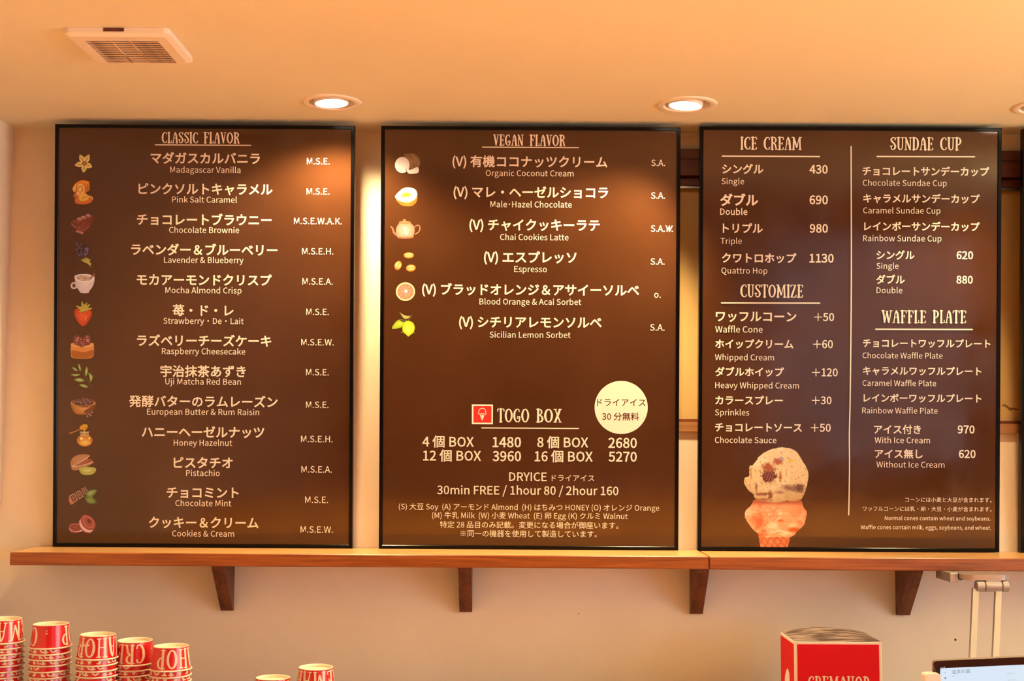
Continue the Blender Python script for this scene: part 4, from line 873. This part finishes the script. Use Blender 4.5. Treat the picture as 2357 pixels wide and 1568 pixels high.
CH, R0, R1 = .0505, .0372, .0425     # cup height, base radius (up), mouth radius
def make_cup():
    o = thing('paper_cup', (0, 0, 0), 'x', 'cup', 'red paper cups in nested stacks')
    def rad(z): return R1 + (R0 - R1) * z / CH
    shade_auto(MB().lathe([(rad(.001), .001), (rad(.02), .02), (rad(CH - .0008), CH - .0008)], 48).go('cup_wall', 'cupred', o))
    shade_auto(MB().lathe([(rad(CH) + .0001, CH - .0012), (rad(CH) + .0003, CH), (rad(CH) - .0006, CH + .0004), (rad(CH) - .0014, CH), (rad(CH) - .0016, CH - .007)], 48).go('base_lip', 'cream', o), 1.2)
    MB().disc(rad(CH) - .0014, CH - .0068, 48).go('base', 'cream', o)
    rp = [(R1 + .0012 + .0019 * math.cos(a), .0019 + .0019 * math.sin(a)) for a in [2 * math.pi * k / 8 for k in range(9)]]
    shade_auto(MB().lathe(rp, 48).go('rim', 'cream', o), 3)
    # wrap-around lettering, right way up when the cup is turned over
    L, tw = letters('CREMAHOP', .075, 3); hh = .0405; zt = .0062
    sc = math.radians(284) / tw; vs = []; fs = []
    cen = {}
    for i, (ch, ox, w, v, f) in enumerate(L):
        n = len(vs)
        for (a, b), dl in zip(v, LAYS[ch]):
            phi = -(ox + a) * sc; z = zt + (1 - b) * hh; r = rad(z) + .00025 + dl
            vs.append((r * math.sin(phi), -r * math.cos(phi), z))
        fs += [tuple(k + n for k in q_) for q_ in f]; cen[i] = -(ox + w / 2) * sc
    # small care marks in the gap
    ga_ = math.radians(30)
    for cz, cr in ((.036, .0021), (.0415, .0015)):
        n = len(vs); 
        for k in range(10):
            a = 2 * math.pi * k / 10
            for rr_ in (1, .55):
                z = cz - .006 + cr * rr_ * math.sin(a) + .004; r = rad(z) + .00025; ph = ga_ + cr * rr_ * math.cos(a) / r
                vs.append((r * math.sin(ph), -r * math.cos(ph), z))
        fs += [(n + 2 * k, n + 2 * k + 1, n + 2 * ((k + 1) % 10) + 1, n + 2 * ((k + 1) % 10)) for k in range(10)]
    me = bpy.data.meshes.new('lettering'); me.from_pydata(vs, [], fs); me.update(); link('lettering', me, o, 'cream')
    return o, cen
cup0, cen = make_cup(); used0 = False
def copy_tree(o, parent=None):
    c = o.copy(); COL.objects.link(c)
    if parent is not None: c.parent = parent
    for ch in list(o.children): copy_tree(ch, c)
    return c
stack_lab = ['leftmost stack', 'second stack from the left', 'third stack from the left', 'fourth stack from the left', 'fifth stack from the left', 'sixth stack from the left', 'rightmost stack']
_old = ['leftmost stack of red cups, cut by the picture edge', 'second stack of red cups from the left', 'third stack of red cups from the left', 'fourth stack of red cups from the left', 'fifth stack of red cups from the left', 'low stack of red cups left of the lone right stack', 'rightmost stack of red cups']
stacks = [(9, 1424, 2.78, 4, 17), (118, 1435.5, 2.78, 0, -37), (225, 1460, 2.77, 7, -40), (311, 1473.5, 2.815, 0, 35), (394.5, 1486.5, 2.77, 7, -17), (628.5, 1559.5, 2.80, 2, 140), (727, 1535.5, 2.80, 3, 21)]
PITCHC = .0118
ordw = ['topmost', 'second from the top', 'third from the top', 'fourth from the top', 'fifth from the top', 'sixth from the top', 'seventh from the top', 'eighth from the top', 'ninth from the top', 'tenth from the top', 'eleventh from the top', 'twelfth from the top', 'thirteenth from the top', 'fourteenth from the top', 'fifteenth from the top']
rc = random.Random(11)
for si, (px, py, Y, li, ang) in enumerate(stacks):
    top = PY(px, py, Y); z = top.z - CH
    k = 0; zz_ = []
    while z > CT + .002: zz_.append(z); z -= PITCHC
    # the lowest cup rests on the worktop: stretch the nesting pitch a hair
    n = len(zz_); pit = (zz_[0] - CT - .0002) / max(1, n - 1) if n > 1 else 0
    for k in range(n):
        if not used0: c = cup0; used0 = True
        else: c = copy_tree(cup0)
        c.location = (top.x + (0 if k == 0 else rc.uniform(-.0006, .0006)), Y + (0 if k == 0 else rc.uniform(-.0006, .0006)), zz_[0] - k * pit)
        a = math.radians(ang) - cen[li] if k == 0 else rc.uniform(0, 6.28)
        c.rotation_euler = (rc.uniform(-.012, .012), rc.uniform(-.014, .014) if k else -.012, a)
        c['label'] = 'upturned red paper cup, %s in the %s' % (ordw[min(k, 14)], stack_lab[si])
        c['group'] = 'red paper cups in nested stacks'

# ------------------------------------------------------------------ red take-away box
BYF = 2.85
a = PY(1828, 1477, BYF); b = PY(2029, 1478.5, BYF); bw = b.x - a.x; bh = a.z - CT; bd = .142
o = thing('takeaway_box', ((a.x + b.x) / 2, BYF + bd / 2, CT + .0002), 'red ice cream takeaway box with cream edges and printed grey lid, below the shelf', 'box', None, (0, 0, 0))
h = bw / 2; d = bd / 2
MB().bbox((-h, -d, 0), (h, d, bh), .0012).go('carton', 'boxcard', o)
# domed, slightly raised lid
n = 12; vs = []; fs = []
for j in range(n + 1):
    for i in range(n + 1):
        u, v = i / n, j / n; bulge = math.sin(math.pi * u) ** .7 * (v ** .8) * .0125 * (1 - .25 * u) + .0006
        vs.append((-h + .001 + (bw - .002) * u, -d + .0008 + (bd - .0016) * v, bh + bulge))
for j in range(n):
    for i in range(n): fs.append((j * (n + 1) + i, j * (n + 1) + i + 1, (j + 1) * (n + 1) + i + 1, (j + 1) * (n + 1) + i))
m_ = len(vs); vs += [(x, y, bh) for x, y, z_ in vs[:m_]]
for k in range(n):
    fs += [(k, m_ + k, m_ + k + 1, k + 1), (n * (n + 1) + k, n * (n + 1) + k + 1, m_ + n * (n + 1) + k + 1, m_ + n * (n + 1) + k)]
    fs += [(k * (n + 1), (k + 1) * (n + 1), m_ + (k + 1) * (n + 1), m_ + k * (n + 1)), (k * (n + 1) + n, m_ + k * (n + 1) + n, m_ + (k + 1) * (n + 1) + n, (k + 1) * (n + 1) + n)]
shade_auto(MB().add(vs, fs).go('lid', 'boxtop', o))
bo = .0078
MB().box((-h + bo - .0010, -d - .0006, .012), (h - bo + .002, -d + .0005, bh - .0062)).go('front_panel', 'boxred', o)
MB().box((-h - .0006, -d + .004, .008), (-h + .0005, d - .002, bh - .007)).go('side_panel', 'boxred', o)
L, tw = letters('CREMAHOP', .06); x0w, x1w = PY(1859, 1560, BYF).x, PY(2001, 1560, BYF).x; zt = PY(1930, 1557, BYF).z
k_ = (x1w - x0w) / tw; hh = .034; vs = []; fs = []
for ch, ox, w, v, f in L:
    n = len(vs); vs += [((ox + p) * k_ + x0w - o.location.x, -d - .0009 - dl, zt - hh + r_ * hh - o.location.z) for (p, r_), dl in zip(v, LAYS[ch])]; fs += [tuple(t + n for t in q_) for q_ in f]
me = bpy.data.meshes.new('lettering'); me.from_pydata(vs, [], fs); me.update(); link('lettering', me, o, 'boxcard')
P = catmull([(.0, 0), (.014, .004), (.016, .02), (.015, .038), (.008, .046), (.001, .040), (-.006, .022), (-.006, .006)], 4, True)
vs = [(-h - .0009, -2.2 * p[0] + .012, .066 - .0 + p[1] * 1.0 - .012) for p in P]
me = bpy.data.meshes.new('side_motif'); me.from_pydata(vs, [], [tuple(range(len(vs)))]); me.update(); link('side_motif', me, o, 'boxcard')

# ------------------------------------------------------------------ tablet on an aluminium arm hung from the shelf
MY = 2.935
cz = zs
pc_ = PY(2262, 1318, MY)
o = thing('tablet_stand', (pc_.x, MY, cz), 'aluminium tablet arm with two bars, clamped under the shelf', 'tablet stand')
s = MY / ray(2262, 1330).y / F       # metres per pixel there
def lx(px): return (px - 2262) * s
zT = PY(2262, 1318.5, MY).z - cz - .0; zT = min(zT, -.0008)
zL = PY(2262, 1337, MY - .04).z - cz
P = rr(.0575 * .98, .028, .026, 8)
vs = [(x, y - .006, zT) for x, y in P] + [(x * .98, y * .96 - .006, zL) for x, y in P]; n = len(P)
shade_auto(MB().add(vs, [tuple(range(n)), tuple(range(2 * n - 1, n - 1, -1))] + [(k, (k + 1) % n, n + (k + 1) % n, n + k) for k in range(n)]).go('swivel_plate', 'silver', o))
cw = .0575
MB().bbox((lx(2187), .0, -.022), (lx(2206), .10, -.0002), .001).go('clamp_block', 'silver', o)
MB().box((lx(2205), .004, -.017), (lx(2216), .09, -.003)).go('clamp_joint', 'tabletblack', o)
MB().bbox((lx(2256), -.034, zL - .026), (lx(2292), -.012, zL + .002), .002).go('hinge_neck', 'silver', o)
hz = PY(2272, 1350, MY - .03).z - cz; hr = .0128
def barrel(x0, x1, name, r=hr):
    pr_ = [(0, x0), (r * .93, x0), (r, x0 + .0012), (r, x1 - .0012), (r * .93, x1), (0, x1)]
    m = MB().lathe(pr_, 28).xf(Matrix.Translation((0, -.026, hz)) @ Matrix.Rotation(math.pi / 2, 4, 'Y')); return shade_auto(m.go(name, 'silver', o))
barrel(lx(2236), lx(2254), 'hinge_knuckle'); barrel(lx(2255.5), lx(2292.5), 'hinge_pin', hr * .97); barrel(lx(2294), lx(2309), 'hinge_knuckle')
yt = MY - .028; ytb = MY - .10
for (xa_, xb_) in ((2246.5, 2238.5), (2299, 2291)):
    t0 = PY(xa_, 1362, yt) - o.location; t1 = PY(xb_, 1530, ytb) - o.location; hw = .0068
    vs = [(t0.x - hw, t0.y - .002, t0.z + .008), (t0.x + hw, t0.y - .002, t0.z + .008), (t0.x + hw, t0.y + .008, t0.z + .008), (t0.x - hw, t0.y + .008, t0.z + .008),
          (t1.x - hw, t1.y - .002, t1.z), (t1.x + hw, t1.y - .002, t1.z), (t1.x + hw, t1.y + .008, t1.z), (t1.x - hw, t1.y + .008, t1.z)]
    MB().add(vs, [(0, 3, 2, 1), (4, 5, 6, 7), (0, 1, 5, 4), (1, 2, 6, 5), (2, 3, 7, 6), (3, 0, 4, 7)]).go('arm_bar', 'silver', o)
# tablet: local x right, y back, z up; origin bottom-left front, built around its top-left corner
TY = 2.60
tl = PY(2148, 1522, TY)
tabw, tabh, tt = .250, .164, .0075
to = thing('tablet', (0, 0, 0), 'black tablet with a lit order screen held by the aluminium arm', 'tablet')
tilt = math.radians(16); roll_ = math.radians(-3.1)
Mt = Matrix.Translation(tl) @ Matrix.Rotation(tilt, 4, 'X') @ Matrix.Rotation(roll_, 4, 'Y')
to.matrix_world = Mt @ Matrix.Translation((tabw / 2, 0, -tabh))
bpy.context.view_layer.update()
P = [(x + 0, z_ + tabh / 2) for x, z_ in rr(tabw / 2, tabh / 2, .0075, 6)]
shade_auto(MB().prism(P, 1, .0006, tt).go('back_shell', 'tabletback', to)); P2 = [(x, z_ + tabh / 2) for x, z_ in rr(tabw / 2 - .0006, tabh / 2 - .0006, .007, 6)]
MB().prism(P2, 1, -.0006, .0010).go('bezel', 'tabletblack', to)
sw, stp = .0145, .0165
scr = MB().box((-tabw / 2 + sw, -.0010, .012), (tabw / 2 - sw, -.0004, tabh - stp)).go('screen', 'screen', to)
def scrtext(body, x, z, h, m, bold=0):
    v, f = glyphs(body, bold * EM); a_ = v.min(0); b_2 = v.max(0); k = h / (b_2[1] - a_[1])
    me = bpy.data.meshes.new('screen_text'); me.from_pydata([((p[0] - a_[0]) * k + x, -.0013, (p[1] - a_[1]) * k + z) for p in v], [], f); me.update()
    return link('screen_text', me, scr, m)
X0 = -tabw / 2 + sw; Zt = tabh - stp
scrtext('注文の品', X0 + .0235, Zt - .0128, .0088, 'screenink', .0); scrtext('準備中  0', X0 + .0235, Zt - .0195, .0028, 'screengrey'); scrtext('準備完了  0', X0 + .136, Zt - .0195, .0032, 'screengrey')
scrtext('●', X0 + .0085, Zt - .0235, .0036, 'screenink'); scrtext('■', X0 + .0085, Zt - .0105, .0026, 'screengrey'); scrtext('ありません', X0 + .139, Zt - .034, .0030, 'screengrey')
st_ = scrtext('16:13 ●', X0 + .0005, Zt + .0010, .0024, 'screengrey', .01); st_.parent = to
# white clip gripping the tablet's left edge
cp = PY(2148, 1566, TY + .005) - o.location
P = rr(.0155, .030, .005, 5)
mb = MB(); vs = [(x, -.011, z_) for x, z_ in P] + [(x, .016, z_) for x, z_ in P]; n = len(P)
mb.add(vs, [tuple(range(n)), tuple(range(2 * n - 1, n - 1, -1))] + [(k, (k + 1) % n, n + (k + 1) % n, n + k) for k in range(n)])
ctop = PY(2146, 1549.5, TY - .003) - o.location
mb.xf(Matrix.Translation((ctop.x - .001, TY - MY - .003, ctop.z - .030)) @ Matrix.Rotation(math.radians(-3), 4, 'Y')); mb.go('grip_clip', 'white', o)
# back plate that carries the tablet
pp_ = to.matrix_world @ Vector((0, tt + .004, tabh * .55)) - o.location
MB().box((-.055, 0, -.045), (.055, .012, .045)).xf(Matrix.Translation(pp_) @ Matrix.Rotation(tilt, 4, 'X')).go('holder_plate', 'silver', o)
MB().box((-.145, 0, -.012), (.0, .006, .012)).xf(Matrix.Translation(pp_ + Vector((0, -.002, -.02))) @ Matrix.Rotation(tilt, 4, 'X')).go('holder_arm', 'silver', o)

bpy.data.objects.remove(_to); bpy.data.curves.remove(_tc)
